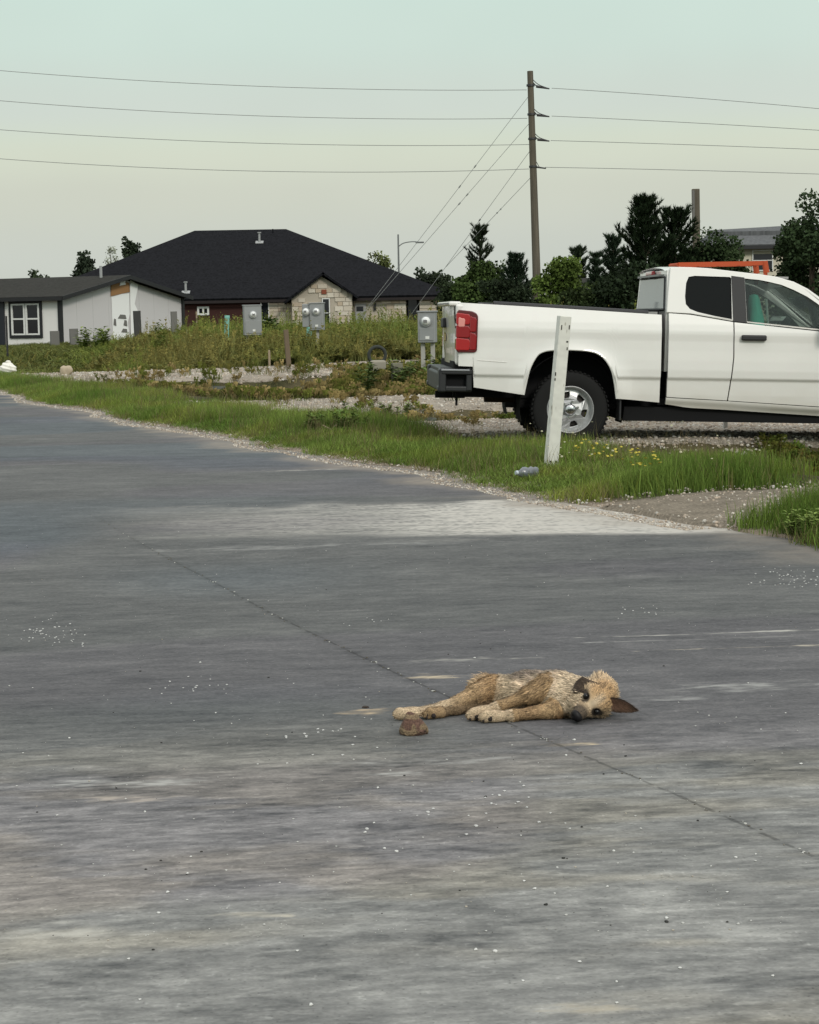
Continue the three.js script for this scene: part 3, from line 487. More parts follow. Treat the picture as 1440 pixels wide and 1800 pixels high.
    mesh('badge', new THREE.ExtrudeGeometry(bow, { depth: 0.012, bevelEnabled: false }).rotateY(-Math.PI / 2).translate(tx - 0.04, tTop - 0.34, 0), std(0.35, 0.27, 0.12, 0.4, { metalness: 0.5 }), t);
  }
  for (const side of [1, -1]) {                                                     // body corners beside the tailgate
    part('bed_corner', [rbox(0.1, tTop - tBot + 0.0, 0.07, 0.03, tx + 0.045, (tTop + tBot) / 2 - 0.012, side * 0.838)], paint);
    // tail lamp: a tall red lens that wraps the corner, three stacked cells in a dark red housing
    const l = new THREE.Group(); l.name = 'tail_light'; truck.add(l);
    const zz = side * (0.84), xa = P(806.5, 580)[0], y0 = P(822, 615.5)[1], y1 = P(822, 545)[1], hh = y1 - y0;
    const red = phys(0.27, 0.006, 0.010, { roughness: 0.12, clearcoat: 1, clearcoatRoughness: 0.03 }), red2 = phys(0.40, 0.012, 0.015, { roughness: 0.1, clearcoat: 1 }), pink = phys(0.75, 0.30, 0.27, { roughness: 0.12, clearcoat: 1 }), redDark = phys(0.10, 0.004, 0.006, { roughness: 0.2, clearcoat: 1 });
    const outline = (x0, x1, ya, yb, r) => { const s = new THREE.Shape(); s.moveTo(x0 + r * 0.4, ya); s.lineTo(x1 - r, ya); s.quadraticCurveTo(x1, ya, x1, ya + r); s.lineTo(x1 + 0.004, yb - r * 2.2); s.quadraticCurveTo(x1, yb - r * 0.6, x1 - r * 2.2, yb - 0.01); s.lineTo(x0 + r * 0.4, yb); s.lineTo(x0, yb - r * 0.5); s.lineTo(x0, ya + r * 0.5); s.closePath(); return s; };
    const ext = (s, d, z) => new THREE.ExtrudeGeometry(s, { depth: d, bevelEnabled: true, bevelSize: 0.008, bevelThickness: 0.008, bevelSegments: 2 }).translate(0, 0, z);
    const x1 = xa + 0.19; const dz = zAt(xa + 0.1, (y0 + y1) / 2) + 0.012 - 0.905, Z = (d, z) => side > 0 ? z + dz : -z - dz - d;
    mesh('housing', ext(outline(xa + 0.004, x1, y0, y1, 0.03), 0.11, Z(0.11, 0.795)), redDark, l);
    const cell = (nm, xA, xB, yA, yB, m) => mesh(nm, [ext(outline(xA, xB, yA, yB, 0.014), 0.115, Z(0.115, 0.798))], m, l);
    cell('lens', xa - 0.004, x1 - 0.075, y0 + hh * 0.68, y1 - 0.03, red2); for (let q = 0; q < 5; q++) mesh('lens_rib', box(0.1, 0.006, 0.004, xa + 0.058, y0 + hh * (0.4 + 0.045 * q), side * (zz * side + 0.096)), redDark, l); cell('lens', xa - 0.004, x1 - 0.075, y0 + hh * 0.36, y0 + hh * 0.635, red); cell('lens', xa - 0.004, x1 - 0.075, y0 + 0.02, y0 + hh * 0.32, red2);
    cell('side_lens', x1 - 0.062, x1 - 0.014, y0 + hh * 0.5, y1 - 0.06, red); cell('side_lens', x1 - 0.062, x1 - 0.012, y0 + 0.025, y0 + hh * 0.46, red);
    mesh('reflector', ext(outline(xa + 0.016, xa + 0.065, y0 + hh * 0.62, y0 + hh * 0.82, 0.01), 0.004, side > 0 ? 0.912 + dz : -0.916 - dz), pink, l);
  }
  // rear bumper
  {
    const bu = new THREE.Group(); bu.name = 'rear_bumper'; truck.add(bu);
    const yT = P(800, 645)[1], yB = P(800, 686)[1], x0 = P(774, 660)[0], x1 = P(810, 660)[0], xw = P(834, 660)[0], hgt = yT - yB;
    mesh('bumper_bar', [rbox(0.13, hgt * 0.86, 1.5, 0.03, x0 + 0.075, yB + hgt * 0.43, 0), rbox(0.24, 0.05, 1.36, 0.015, x0 + 0.15, yT - 0.02, 0)], gun, bu);
    for (const side of [1, -1]) {
      mesh('bumper_corner', [rbox(xw - x0 - 0.03, 0.055, 0.2, 0.015, (x0 + xw) / 2 + 0.015, yT - 0.03, side * 0.815), rbox(0.075, hgt, 0.2, 0.02, x0 + 0.045, yB + hgt * 0.5, side * 0.81), rbox(xw - x0, 0.06, 0.18, 0.02, (x0 + xw) / 2, yB + 0.035, side * 0.805), rbox(0.06, hgt, 0.19, 0.015, xw - 0.032, yB + hgt * 0.5 + 0.015, side * 0.807)], gun, bu);
      mesh('step_recess', box(xw - x0 - 0.08, hgt * 0.7, 0.12, (x0 + xw) / 2 + 0.02, yB + hgt * 0.5, side * 0.77), dark, bu);
      mesh('trim_strip', rbox(xw - x0 - 0.06, 0.02, 0.02, 0.006, (x0 + xw) / 2, yT - 0.012, side * 0.915), std(0.3, 0.31, 0.33, 0.4, { metalness: 0.4 }), bu);
    }
    mesh('hitch', [box(0.3, 0.07, 0.07, x0 + 0.18, yB - 0.05, 0.1), box(0.02, 0.13, 0.04, x0 + 0.2, yB - 0.07, 0.7)], dark, bu);
    mesh('filler_panel', box(0.16, 0.1, 1.7, x1 + 0.03, yT + 0.02, 0), dark, bu);
  }
  // cab: doors, sills, greenhouse
  const top = lerpLine([P(1180, 468.5), P(1212, 467.5), P(1245, 469), P(1287, 474), P(1336, 479.5), P(1367, 484), P(1397, 492.5), P(1422, 505), P(1440, 518), P(1490, 560), P(1530, 592)]);
  const belt = lerpLine([P(1172, 548), P(1214, 551), P(1254, 558), P(1289, 564), P(1440, 580), P(1540, 596)]);
  const doorBot = lerpLine([P(1173, 694), P(1183, 695), P(1278, 700.5), P(1440, 711.5), P(1560, 719)]);
  const seamX = lerpLine([[0.3, P(1276, 699)[0]], [0.62, P(1284, 671)[0]], [0.9, P(1289, 626)[0]], [1.25, P(1289, 564)[0]], [2, P(1288, 480)[0]]]);
  const xr = P(1174, 640)[0], gap = 0.006, seam2 = P(1532, 650)[0];
  function doorSkin(side, fx0, fx1, n, y0, y1) { const c = []; for (let k = 0; k <= n; k++) { const t = k / n, xb = mix(fx0(0), fx1(0), t), xt = mix(fx0(1), fx1(1), t); c.push([xb, y0(xb), y1(xt), xt]); } return c; }
  const zCab = (x, y) => halfW(y) + 0.002;
  function fullPanel(side, fx0, fx1, n, rows, y0, y1) {                                // like panel, but the seams may curve with height: fx(y)
    const pos = [], idx = [], g1 = rows + 1;
    for (let k = 0; k <= n; k++) for (let r = 0; r <= rows; r++) { const t = k / n; const xg = mix(fx0(0.8), fx1(0.8), t), y = mix(y0(xg), y1(xg), r / rows), x = mix(fx0(y), fx1(y), t); pos.push(x, y, side * zCab(x, y)); }
    const q = (a, b, c, d) => side > 0 ? idx.push(a, b, c, a, c, d) : idx.push(a, c, b, a, d, c);
    for (let k = 0; k < n; k++) for (let r = 0; r < rows; r++) { const a = k * g1 + r; q(a, a + g1, a + g1 + 1, a + 1); }
    const ring = []; for (let i = 0; i <= n; i++) ring.push(i * g1); for (let r = 1; r <= rows; r++) ring.push(n * g1 + r); for (let i = n - 1; i >= 0; i--) ring.push(i * g1 + rows); for (let r = rows - 1; r > 0; r--) ring.push(r);
    const base = pos.length / 3; for (const k of ring) { pos.push(pos[k * 3], pos[k * 3 + 1], pos[k * 3 + 2], pos[k * 3], pos[k * 3 + 1], pos[k * 3 + 2] - side * 0.04); }
    for (let k = 0; k < ring.length; k++) { const a = base + k * 2, b = base + ((k + 1) % ring.length) * 2; q(a, a + 1, b + 1, b); }
    const g = new THREE.BufferGeometry(); g.setAttribute('position', new THREE.Float32BufferAttribute(pos, 3)); const uv = []; for (let k = 0; k < pos.length; k += 3) uv.push(pos[k] * 0.5, pos[k + 1] * 0.5); g.setAttribute('uv', new THREE.Float32BufferAttribute(uv, 2)); g.setIndex(idx); g.computeVertexNormals(); return g;
  }
  const yB = (x) => belt(x) - 0.006;
  for (const side of [1, -1]) {
    const rd = new THREE.Group(); rd.name = 'rear_door'; truck.add(rd); const fd = new THREE.Group(); fd.name = 'front_door'; truck.add(fd);
    mesh('door_skin', fullPanel(side, () => xr, (y) => seamX(y) - gap, 18, 64, doorBot, yB), paint, rd);
    mesh('door_skin', fullPanel(side, (y) => seamX(y) + gap, () => seam2, 24, 64, doorBot, yB), paint, fd);
    const [hx, hy] = P(1323, 592); mesh('handle', [rbox(0.25, 0.055, 0.035, 0.016, hx, hy, side * (zCab(hx, hy) + 0.028)), rbox(0.05, 0.045, 0.04, 0.01, hx - 0.09, hy, side * (zCab(hx, hy) + 0.008)), rbox(0.05, 0.045, 0.04, 0.01, hx + 0.09, hy, side * (zCab(hx, hy) + 0.008))], plastic, fd);
    // sill below the doors
    const c = []; for (let k = 0; k <= 24; k++) { const x = mix(xr - 0.005, P(1560, 700)[0], k / 24); c.push([x, doorBot(x) - 0.095 + 0.02 * ss(0.25, 0, x - xr) * 1, doorBot(x) - 0.008]); }
    part('sill', panel(c, 5, side, 0, (x, y) => halfW(y) + 0.004 - 0.03 * ss(-0.02, -0.09, y - doorBot(x))), paint);
    // frame of the greenhouse, leaning in
    const lean = 0.2, z0 = halfW(1.28) + 0.001; const tilt = (g) => { const p = g.attributes.position; for (let i = 0; i < p.count; i++) { const y = p.getY(i); const zz = p.getZ(i); p.setZ(i, side * (z0 - 0.035 - lean * Math.max(0, y - 1.27) + zz)); } if (side < 0) { const ix = g.index; if (ix) { for (let i = 0; i < ix.count; i += 3) { const a = ix.getX(i); ix.setX(i, ix.getX(i + 1)); ix.setX(i + 1, a); } } else { const q = p.array; for (let i = 0; i < q.length; i += 9) for (let k = 0; k < 3; k++) { const a = q[i + k]; q[i + k] = q[i + 3 + k]; q[i + 3 + k] = a; } } } g.computeVertexNormals(); return g; };
    const sh = new THREE.Shape(); const roofL = [];
    const xs = [1180, 1196, 1212, 1245, 1266, 1287, 1312, 1336, 1352, 1367, 1382, 1397, 1410, 1422, 1440, 1465, 1490, 1515, 1532];
    sh.moveTo(...P(1172, 548)); sh.lineTo(...P(1174.5, 520)); sh.lineTo(...P(1179.5, 476)); for (const px of xs.slice(0)) { const [x] = P(px, 470); sh.lineTo(x, top(x) - 0.012); }
    for (const px of [1540, 1440, 1380, 1330, 1289, 1254, 1214]) { const [x] = P(px, 560); sh.lineTo(x, belt(x) + 0.004); } sh.closePath();
    const rw = [[1211, 485.5], [1222, 483.5], [1284, 485.5], [1287.5, 488], [1287, 561], [1254, 555], [1226, 548.5], [1212, 543], [1204.5, 534], [1203.5, 520], [1206, 497]], fw = [[1309, 488], [1336, 490.5], [1351.6, 493.5], [1375, 499], [1397, 508], [1420, 519.5], [1437, 531], [1470, 557], [1492, 580], [1484, 583], [1437, 577.5], [1370, 570.5], [1311.5, 564.5]];
    const hole = (pts) => { const h = new THREE.Path(); pts.forEach(([a, b], i) => h[i ? 'lineTo' : 'moveTo'](...P(a, b))); h.closePath(); return h; };
    sh.holes.push(hole(rw), hole(fw));
    const ex = (s, d, z = 0, bev = 0.006) => { const g = new THREE.ExtrudeGeometry(s, { depth: d, bevelEnabled: bev > 0, bevelSize: bev, bevelThickness: bev, bevelSegments: 2, bevelOffset: -bev }); g.translate(0, 0, z); return g; };
    part('cab_side_frame', tilt(ex(sh, 0.03)), paint);
    const ring = (pts, grow, name, m, dz, parent) => { const c = pts.reduce((a, p) => [a[0] + p[0] / pts.length, a[1] + p[1] / pts.length], [0, 0]); const o = pts.map(([a, b]) => { const d = Math.hypot(a - c[0], b - c[1]); return [a + (a - c[0]) / d * grow, b + (b - c[1]) / d * grow]; }); const s = new THREE.Shape(o.map((p) => new THREE.Vector2(...P(...p)))); s.holes.push(hole(pts.map(([a, b]) => { const d = Math.hypot(a - c[0], b - c[1]); return [a - (a - c[0]) / d * 1.6, b - (b - c[1]) / d * 1.6]; }))); mesh(name, tilt(ex(s, 0.022, 0.01, 0)), m, parent); };
    ring(rw, 1.6, 'window_seal', plastic, 0, rd); ring(fw, 1.6, 'window_seal', plastic, 0, fd);
    const bp = new THREE.Shape([[1287, 484.5], [1309.5, 487.5], [1312, 566], [1288, 563]].map((p) => new THREE.Vector2(...P(...p)))); mesh('pillar_trim', tilt(ex(bp, 0.014, 0.032, 0)), plastic, fd);
    const pane = (pts) => tilt(ex(new THREE.Shape(pts.map((p) => new THREE.Vector2(...P(...p)))), 0.004, 0.012, 0));
    mesh('window_glass', pane(rw), phys(0.02, 0.02, 0.022, { transmission: 0.9, specularIntensity: 0.5, thickness: 0, roughness: 0.02, ior: 1.5 }), rd);
    mesh('window_glass', pane(fw), phys(0.66, 0.72, 0.69, { transmission: 1, thickness: 0, roughness: 0.01, ior: 1.5 }), fd);
    const mi = new THREE.Group(); mi.name = 'door_mirror'; truck.add(mi); const [mx, my] = P(1462, 570); mesh('mirror_housing', rbox(0.14, 0.17, 0.24, 0.05, mx, my, side * 1.07), plastic, mi); mesh('mirror_arm', rbox(0.07, 0.06, 0.16, 0.02, mx + 0.02, my - 0.05, side * 0.92), plastic, mi); mesh('mirror_glass', rbox(0.01, 0.13, 0.19, 0.004, mx - 0.07, my, side * 1.07), chrome, mi);
    // fender ahead of the door and the front wheel arch (beyond the picture)
    const FX = WX + 3.5, FY = WY + 0.02 - 0.1, hood = lerpLine([P(1532, 592), P(1600, 600), P(1720, 608), P(1790, 618)]), cc = [];
    for (let k = 0; k <= 40; k++) { const x = mix(seam2 + 0.012, P(1800, 600)[0], k / 40), dx = (x - FX) / 0.5, a = Math.abs(dx) < 1 ? FY + 0.52 * Math.sqrt(1 - dx * dx) : 0; cc.push([x, Math.max(a, doorBot(x)), hood(x)]); }
    part('front_fender', panel(cc, 14, side, 0, (x, y) => halfW(y) - 0.1 * ss(4.2, 4.6, x)), paint);
  }
  // roof skin, back wall with its window, windscreen, hood
  {
    const pos = [], idx = [], nz = 20, xs = []; for (let k = 0; k <= 30; k++) xs.push(mix(P(1172, 470)[0], P(1418, 500)[0], k / 30));
    xs.forEach((x, i) => { for (let j = 0; j <= nz; j++) { const s = j / nz * 2 - 1, y = top(Math.max(x, P(1180, 470)[0])) - 0.018; const half = halfW(1.28) - 0.2 * (y - 1.27) - 0.075; pos.push(x, y + 0.03 * (1 - s * s) - 0.012 * Math.abs(s) ** 8 - (i === 0 ? 0.012 : 0), s * (half + 0.03)); } });
    for (let i = 0; i < xs.length - 1; i++) for (let j = 0; j < nz; j++) { const a = i * (nz + 1) + j; idx.push(a, a + 1, a + nz + 2, a, a + nz + 2, a + nz + 1); }
    const g = new THREE.BufferGeometry(); g.setAttribute('position', new THREE.Float32BufferAttribute(pos, 3)); g.setIndex(idx); g.computeVertexNormals(); part('roof', g, paint);
    part('roof_liner', box(1.3, 0.02, 1.2, P(1290, 0)[0], top(P(1300, 0)[0]) - 0.06, 0), std(0.3, 0.3, 0.29));
    // back wall
    const A = P(1171.5, 549), B = P(1176, 478), wall = (y) => mix(A[0], B[0], clamp((y - A[1]) / (B[1] - A[1])));
    const yb = A[1] + 0.005, yt = B[1] + 0.02, hz = (y) => halfW(1.28) - 0.2 * Math.max(0, y - 1.27) - 0.035;
    const quad = (ya, za0, za1, yb2, zb0, zb1, dx = 0) => plate([V(wall(ya) + dx, ya, za0), V(wall(ya) + dx, ya, za1), V(wall(yb2) + dx, yb2, zb1), V(wall(yb2) + dx, yb2, zb0)], 0.03);
    const w0 = yb + 0.03, w1 = P(1176, 486.5)[1], k0 = hz(w0) - 0.05, k1 = hz(w1) - 0.07;
    const cw = part('cab_back', [quad(0.75, -0.85, 0.85, w0, -hz(w0), hz(w0)), quad(w1, -hz(w1), hz(w1), yt, -hz(yt), hz(yt)), quad(w0, k0, hz(w0), w1, k1, hz(w1)), quad(w0, -hz(w0), -k0, w1, -hz(w1), -k1)], paint);
    mesh('back_window', plate([V(wall(w0) - 0.004, w0, -k0), V(wall(w0) - 0.004, w0, k0), V(wall(w1) - 0.004, w1, k1), V(wall(w1) - 0.004, w1, -k1)], 0.008), phys(0.5, 0.56, 0.58, { transmission: 0.75, thickness: 0, roughness: 0.02 }), cw);
    mesh('window_seal', [bar(V(wall(w0) - 0.012, w0, -k0), V(wall(w0) - 0.012, w0, k0), 0.012), bar(V(wall(w1) - 0.012, w1, -k1), V(wall(w1) - 0.012, w1, k1), 0.008), bar(V(wall(w0) - 0.012, w0, k0), V(wall(w1) - 0.012, w1, k1), 0.008)], plastic, cw);
    const ly = yt - 0.015; mesh('brake_light', [rbox(0.04, 0.045, 0.36, 0.014, wall(ly) - 0.03, ly - 0.005, 0.0)], phys(0.35, 0.012, 0.02, { roughness: 0.15, clearcoat: 1 }), cw); mesh('cargo_lamp', [rbox(0.03, 0.03, 0.12, 0.008, wall(ly) - 0.03, ly - 0.045, 0)], plastic, cw);
    // windscreen and hood, beyond the right edge of the picture
    const wsT = P(1418, 503), wsB = P(1532, 590), hT = hz(wsT[1]) - 0.06;
    part('windscreen', plate([V(wsB[0], wsB[1], 0.8), V(wsB[0], wsB[1], -0.8), V(wsT[0], wsT[1], -hT), V(wsT[0], wsT[1], hT)], 0.008), phys(0.7, 0.74, 0.72, { transmission: 1, thickness: 0, roughness: 0.01 }));
    const hp = P(1788, 617); part('hood', [plate([V(wsB[0] - 0.05, wsB[1] + 0.01, -0.9), V(wsB[0] - 0.05, wsB[1] + 0.01, 0.9), V(hp[0], hp[1] + 0.02, 0.86), V(hp[0], hp[1] + 0.02, -0.86)], 0.03)], paint);
    part('front_end', [rbox(0.2, 0.62, 1.62, 0.06, hp[0] + 0.08, hp[1] - 0.33, 0)], paint); part('grille', rbox(0.04, 0.3, 1.2, 0.01, hp[0] + 0.19, hp[1] - 0.25, 0), plastic);
    for (const s of [1, -1]) part('headlight', rbox(0.1, 0.14, 0.3, 0.03, hp[0] + 0.15, hp[1] - 0.14, s * 0.62), phys(0.8, 0.82, 0.84, { roughness: 0.1, clearcoat: 1 }));
    part('front_bumper', rbox(0.25, 0.22, 1.7, 0.06, hp[0] + 0.12, hp[1] - 0.68, 0), gun);
  }
  // inside: seats, dashboard, wheel, floor, dark lining
  const cx = (px) => P(px, 560)[0], cy = (py) => P(1330, py)[1];
  part('cab_floor', box(2.1, 0.06, 1.6, cx(1350), 0.45, 0), dark); part('dashboard', [rbox(0.35, 0.28, 1.55, 0.08, cx(1500), cy(600), 0)], std(0.045, 0.045, 0.047, 0.8));
  for (const s of [1, -1]) { const st = new THREE.Group(); st.name = 'seat'; truck.add(st); mesh('cushion', rbox(0.5, 0.18, 0.52, 0.06, cx(1385), cy(640), s * 0.38), seatMat, st); mesh('backrest', rbox(0.16, 0.62, 0.5, 0.06, 0, 0, 0).rotateZ(0.22).translate(cx(1338), cy(580), s * 0.38), seatMat, st); mesh('headrest', rbox(0.1, 0.19, 0.27, 0.04, cx(1326), cy(516), s * 0.38), seatMat, st); }
  part('door_lining', [box(1.9, 0.75, 0.03, cx(1345), 0.83, 0.83), box(1.9, 0.75, 0.03, cx(1345), 0.83, -0.83)], std(0.03, 0.03, 0.032)); part('rear_seat', rbox(0.2, 0.85, 1.5, 0.05, cx(1200), 0.85, 0), seatMat);
  const wv = P(1425, 585); part('steering_wheel', new THREE.TorusGeometry(0.18, 0.016, 8, 30).rotateY(Math.PI / 2).rotateZ(0.4).translate(wv[0], wv[1], -0.38), plastic);
  // underbody
  const fy = (x, y) => P(x, y)[1];
  part('frame_rail', [box(5.0, 0.13, 0.08, 1.4, 0.52, 0.45), box(5.0, 0.13, 0.08, 1.4, 0.52, -0.45), box(0.1, 0.1, 0.9, -0.6, 0.5, 0), box(0.1, 0.1, 0.9, 0.9, 0.5, 0), box(2.6, 0.16, 1.2, 1.9, 0.47, 0)], dark);
  part('underbody', [box(2.9, 0.14, 1.62, 2.0, 0.33, 0), rbox(0.9, 0.2, 0.6, 0.06, 0.9, 0.4, 0.2)], dark);
  part('axle', [bar(V(WX, WY, -0.72), V(WX, WY, 0.72), 0.045), new THREE.SphereGeometry(0.15, 16, 12).translate(WX, WY, 0.05)], dark); part('leaf_spring', [box(1.2, 0.05, 0.07, WX, WY + 0.02, 0.5), box(0.7, 0.04, 0.07, WX, WY - 0.02, 0.5)], dark);
  part('exhaust', [bar(V(-0.75, 0.5, -0.3), V(0.8, 0.45, -0.35), 0.035), cyl(0.11, 0.11, 0.6, 16).rotateZ(Math.PI / 2).translate(-0.45, 0.5, 0.1)], rust); part('spare_wheel', new THREE.CylinderGeometry(0.36, 0.36, 0.2, 28).translate(-0.62, 0.6, 0), rubber);
  for (const s of [1, -1]) part('mud_flap', rbox(0.02, 0.24, 0.22, 0.008, P(1092, 715)[0], P(1090, 714)[1], s * 0.8), plastic);
  // wheels
  function wheel(x, y, side) {
    const w = new THREE.Group(); w.name = 'wheel'; truck.add(w); w.position.set(x, y, side * 0.795); w.rotation.set(0, side > 0 ? 0 : Math.PI, 0.3); w.scale.setScalar(0.955);
    const R = 0.392, pts = [[0.238, -0.11], [0.25, -0.122], [0.30, -0.128], [0.355, -0.122], [0.38, -0.102], [R, -0.08], [R, 0.08], [0.38, 0.102], [0.355, 0.122], [0.30, 0.128], [0.25, 0.122], [0.238, 0.11]].map(([r, h]) => new THREE.Vector2(r, h));
    const tread = []; for (let i = 0; i < 52; i++) for (const z of [-0.086, 0.086]) tread.push(rbox(0.026, 0.014, 0.05, 0.004).translate(0, R + 0.002, z).rotateZ(i / 52 * Math.PI * 2 + (z > 0 ? 0.06 : 0)));
    mesh('tyre', [new THREE.LatheGeometry(pts, 56).rotateX(Math.PI / 2), ...tread], rubber, w);
    const rim = new THREE.Shape(); rim.absarc(0, 0, 0.222, 0, Math.PI * 2); const win = (a) => { const h = new THREE.Path(); const c = (r, t) => [Math.cos(a + t) * r, Math.sin(a + t) * r]; h.moveTo(...c(0.118, -0.17)); h.lineTo(...c(0.118, 0.17)); h.quadraticCurveTo(...c(0.15, 0.33), ...c(0.185, 0.25)); h.quadraticCurveTo(...c(0.19, 0), ...c(0.185, -0.25)); h.quadraticCurveTo(...c(0.15, -0.33), ...c(0.118, -0.17)); return h; };
    for (let i = 0; i < 6; i++) rim.holes.push(win(i / 6 * Math.PI * 2 + 0.5));
    const hub = new THREE.Path(); hub.absarc(0, 0, 0.055, 0, Math.PI * 2); rim.holes.push(hub);
    const face = new THREE.ExtrudeGeometry(rim, { depth: 0.012, bevelEnabled: true, bevelSize: 0.007, bevelThickness: 0.012, bevelSegments: 3, curveSegments: 40 }); { const p = face.attributes.position; for (let i = 0; i < p.count; i++) { const r = Math.hypot(p.getX(i), p.getY(i)); p.setZ(i, p.getZ(i) + 0.03 + 0.045 * Math.exp(-(((r - 0.09) / 0.05) ** 2)) - 0.01 * ss(0.2, 0.225, r)); } face.computeVertexNormals(); }
    const lip = new THREE.LatheGeometry([[0.2, -0.1], [0.2, 0.02], [0.215, 0.045], [0.222, 0.09], [0.232, 0.118], [0.242, 0.12], [0.243, 0.1]].map(([r, h]) => new THREE.Vector2(r, h)), 56).rotateX(Math.PI / 2); const rmm = mesh('rim', [face, lip], steel, w); rmm.material.side = THREE.DoubleSide;
    mesh('hub_cap', [new THREE.LatheGeometry([[0, 0.135], [0.03, 0.134], [0.05, 0.125], [0.062, 0.1], [0.066, 0.06]].map(([r, h]) => new THREE.Vector2(r, h)), 32).rotateX(Math.PI / 2)], chrome, w);
    const nuts = []; for (let i = 0; i < 6; i++) { const a = i / 6 * Math.PI * 2; nuts.push(cyl(0.011, 0.013, 0.03, 6).rotateX(Math.PI / 2).translate(Math.cos(a) * 0.082, Math.sin(a) * 0.082, 0.1)); } mesh('wheel_nut', nuts, chrome, w).userData.kind = 'stuff';
    mesh('brake_drum', cyl(0.17, 0.17, 0.1, 24).rotateX(Math.PI / 2).translate(0, 0, -0.03), std(0.05, 0.045, 0.042, 0.7), w);
    const bw = new THREE.Shape([[-0.028, -0.009], [-0.009, -0.009], [-0.009, -0.012], [0.009, -0.012], [0.009, -0.009], [0.03, -0.009], [0.027, 0.007], [0.009, 0.007], [0.009, 0.011], [-0.009, 0.011], [-0.009, 0.007], [-0.03, 0.007]].map(([a, b]) => new THREE.Vector2(a, b)));
    mesh('badge', new THREE.ExtrudeGeometry(bw, { depth: 0.004, bevelEnabled: false }).rotateZ(-0.3).translate(0, 0, 0.134), gun, w);
  }
  wheel(WX, WY, 1); wheel(WX, WY, -1); wheel(WX + 3.5, WY - 0.08, 1); wheel(WX + 3.5, WY - 0.08, -1);
  // stand it on the driveway: near rear tyre where the photograph has it
  const foot = floorAt(1000, 783, 0.03); truck.rotation.order = 'YXZ'; truck.rotation.set(0, 0.052, -0.035);
  truck.updateMatrixWorld(true); const q = truck.localToWorld(V(WX, 0, 0.86)); truck.position.set(foot.x - q.x, foot.y - q.y - 0.012, foot.z - q.z); truck.updateMatrixWorld(true);
}
const onTruck = (x, y, z) => truck.localToWorld(V(x, y, z));
// ---------------------------------------------------------------- orange ladder carried over the far side of the cab
{
  const orange = std(0.40, 0.075, 0.03, 0.7), alu = std(0.45, 0.45, 0.46, 0.4, { metalness: 0.7 });
  const S = 178, L = (px, py, z) => { const X = (px - 1000) / S, Y = (781 - py) / S; return onTruck(X, Y, z); };
  const a = L(1214, 458, 0.05), b = L(1372, 452, 0.05), c = L(1214, 458, -0.38), d = L(1372, 452, -0.38);
  const t = thing('ladder', 'orange ladder frame lying above the roof of the white pickup', 'ladder', a); const l = (p) => p.clone().sub(a);
  const rail = (p, q) => { const g = box(p.distanceTo(q), 0.042, 0.03); const dir = q.clone().sub(p).normalize(); return g.applyQuaternion(new THREE.Quaternion().setFromUnitVectors(V(1, 0, 0), dir)).translate(...l(p.clone().add(q).multiplyScalar(0.5)).toArray()); };
  mesh('rail', rail(a, b), orange, t); mesh('rail', rail(c, d), orange, t);
  for (let i = 0; i < 4; i++) { const k = (i + 0.4) / 4.2; mesh('rung', bar(l(a.clone().lerp(b, k)), l(c.clone().lerp(d, k)), 0.014), alu, t); }
  for (const [p, z] of [[b, 0.05], [d, -0.38]]) { const f = L(1376, 490, z); mesh('end_post', [bar(l(p), l(f), 0.022), bar(l(p.clone().add(V(0, 0.02, 0))), l(p.clone().add(V(0.02, -0.1, 0))), 0.03)], orange, t); }
  mesh('end_bar', [bar(l(b), l(d), 0.02), bar(l(a), l(c), 0.018)], orange, t);
  for (const z of [0.05, -0.38]) mesh('support', bar(l(L(1262, 464, z)), l(L(1263, 478, z)), 0.014), std(0.03, 0.03, 0.03, 0.6), t);
}
// --- things seen through the side window of the cab
{
  const S = 178, L = (px, py, z) => onTruck((px - 1000) / S, (781 - py) / S, z);
  const o = L(1337, 590, 0.66), t = thing('safety_vest', 'bright teal rolled vest standing upright behind the pickup side window', 'vest', o);
  const p = []; for (const [r, h] of [[0.0, 0], [0.075, 0.0], [0.085, 0.05], [0.075, 0.2], [0.062, 0.32], [0.055, 0.4], [0.042, 0.44], [0.0, 0.452]]) p.push(new THREE.Vector2(r, h));
  const g = new THREE.LatheGeometry(p, 20); { const q = g.attributes.position; for (let i = 0; i < q.count; i++) { const y = q.getY(i), a = Math.atan2(q.getZ(i), q.getX(i)); const k = 1 + 0.12 * Math.sin(a * 3 + y * 9); q.setX(i, q.getX(i) * k - y * 0.06); q.setZ(i, q.getZ(i) * k); } g.computeVertexNormals(); }
  mesh('cloth', g, std(0.16, 0.72, 0.58, 0.8), t); mesh('stripe', bar(V(0.12, 0, 0.02), V(0.09, 0.4, 0.02), 0.012), std(0.6, 0.6, 0.58), t);
  const o2 = L(1399, 568, 0.1), s = thing('paper_stack', 'white papers lying loosely on the pickup dashboard', 'papers', o2);
  for (let i = 0; i < 3; i++) mesh('sheet', box(0.2, 0.004, 0.14).rotateZ(1.2 - 0.5 * i).rotateY(i * 0.6).translate(-0.12 + i * 0.05, 0.01 + 0.04 * i, 0.03 * i), std(0.75, 0.76, 0.74), s);
}
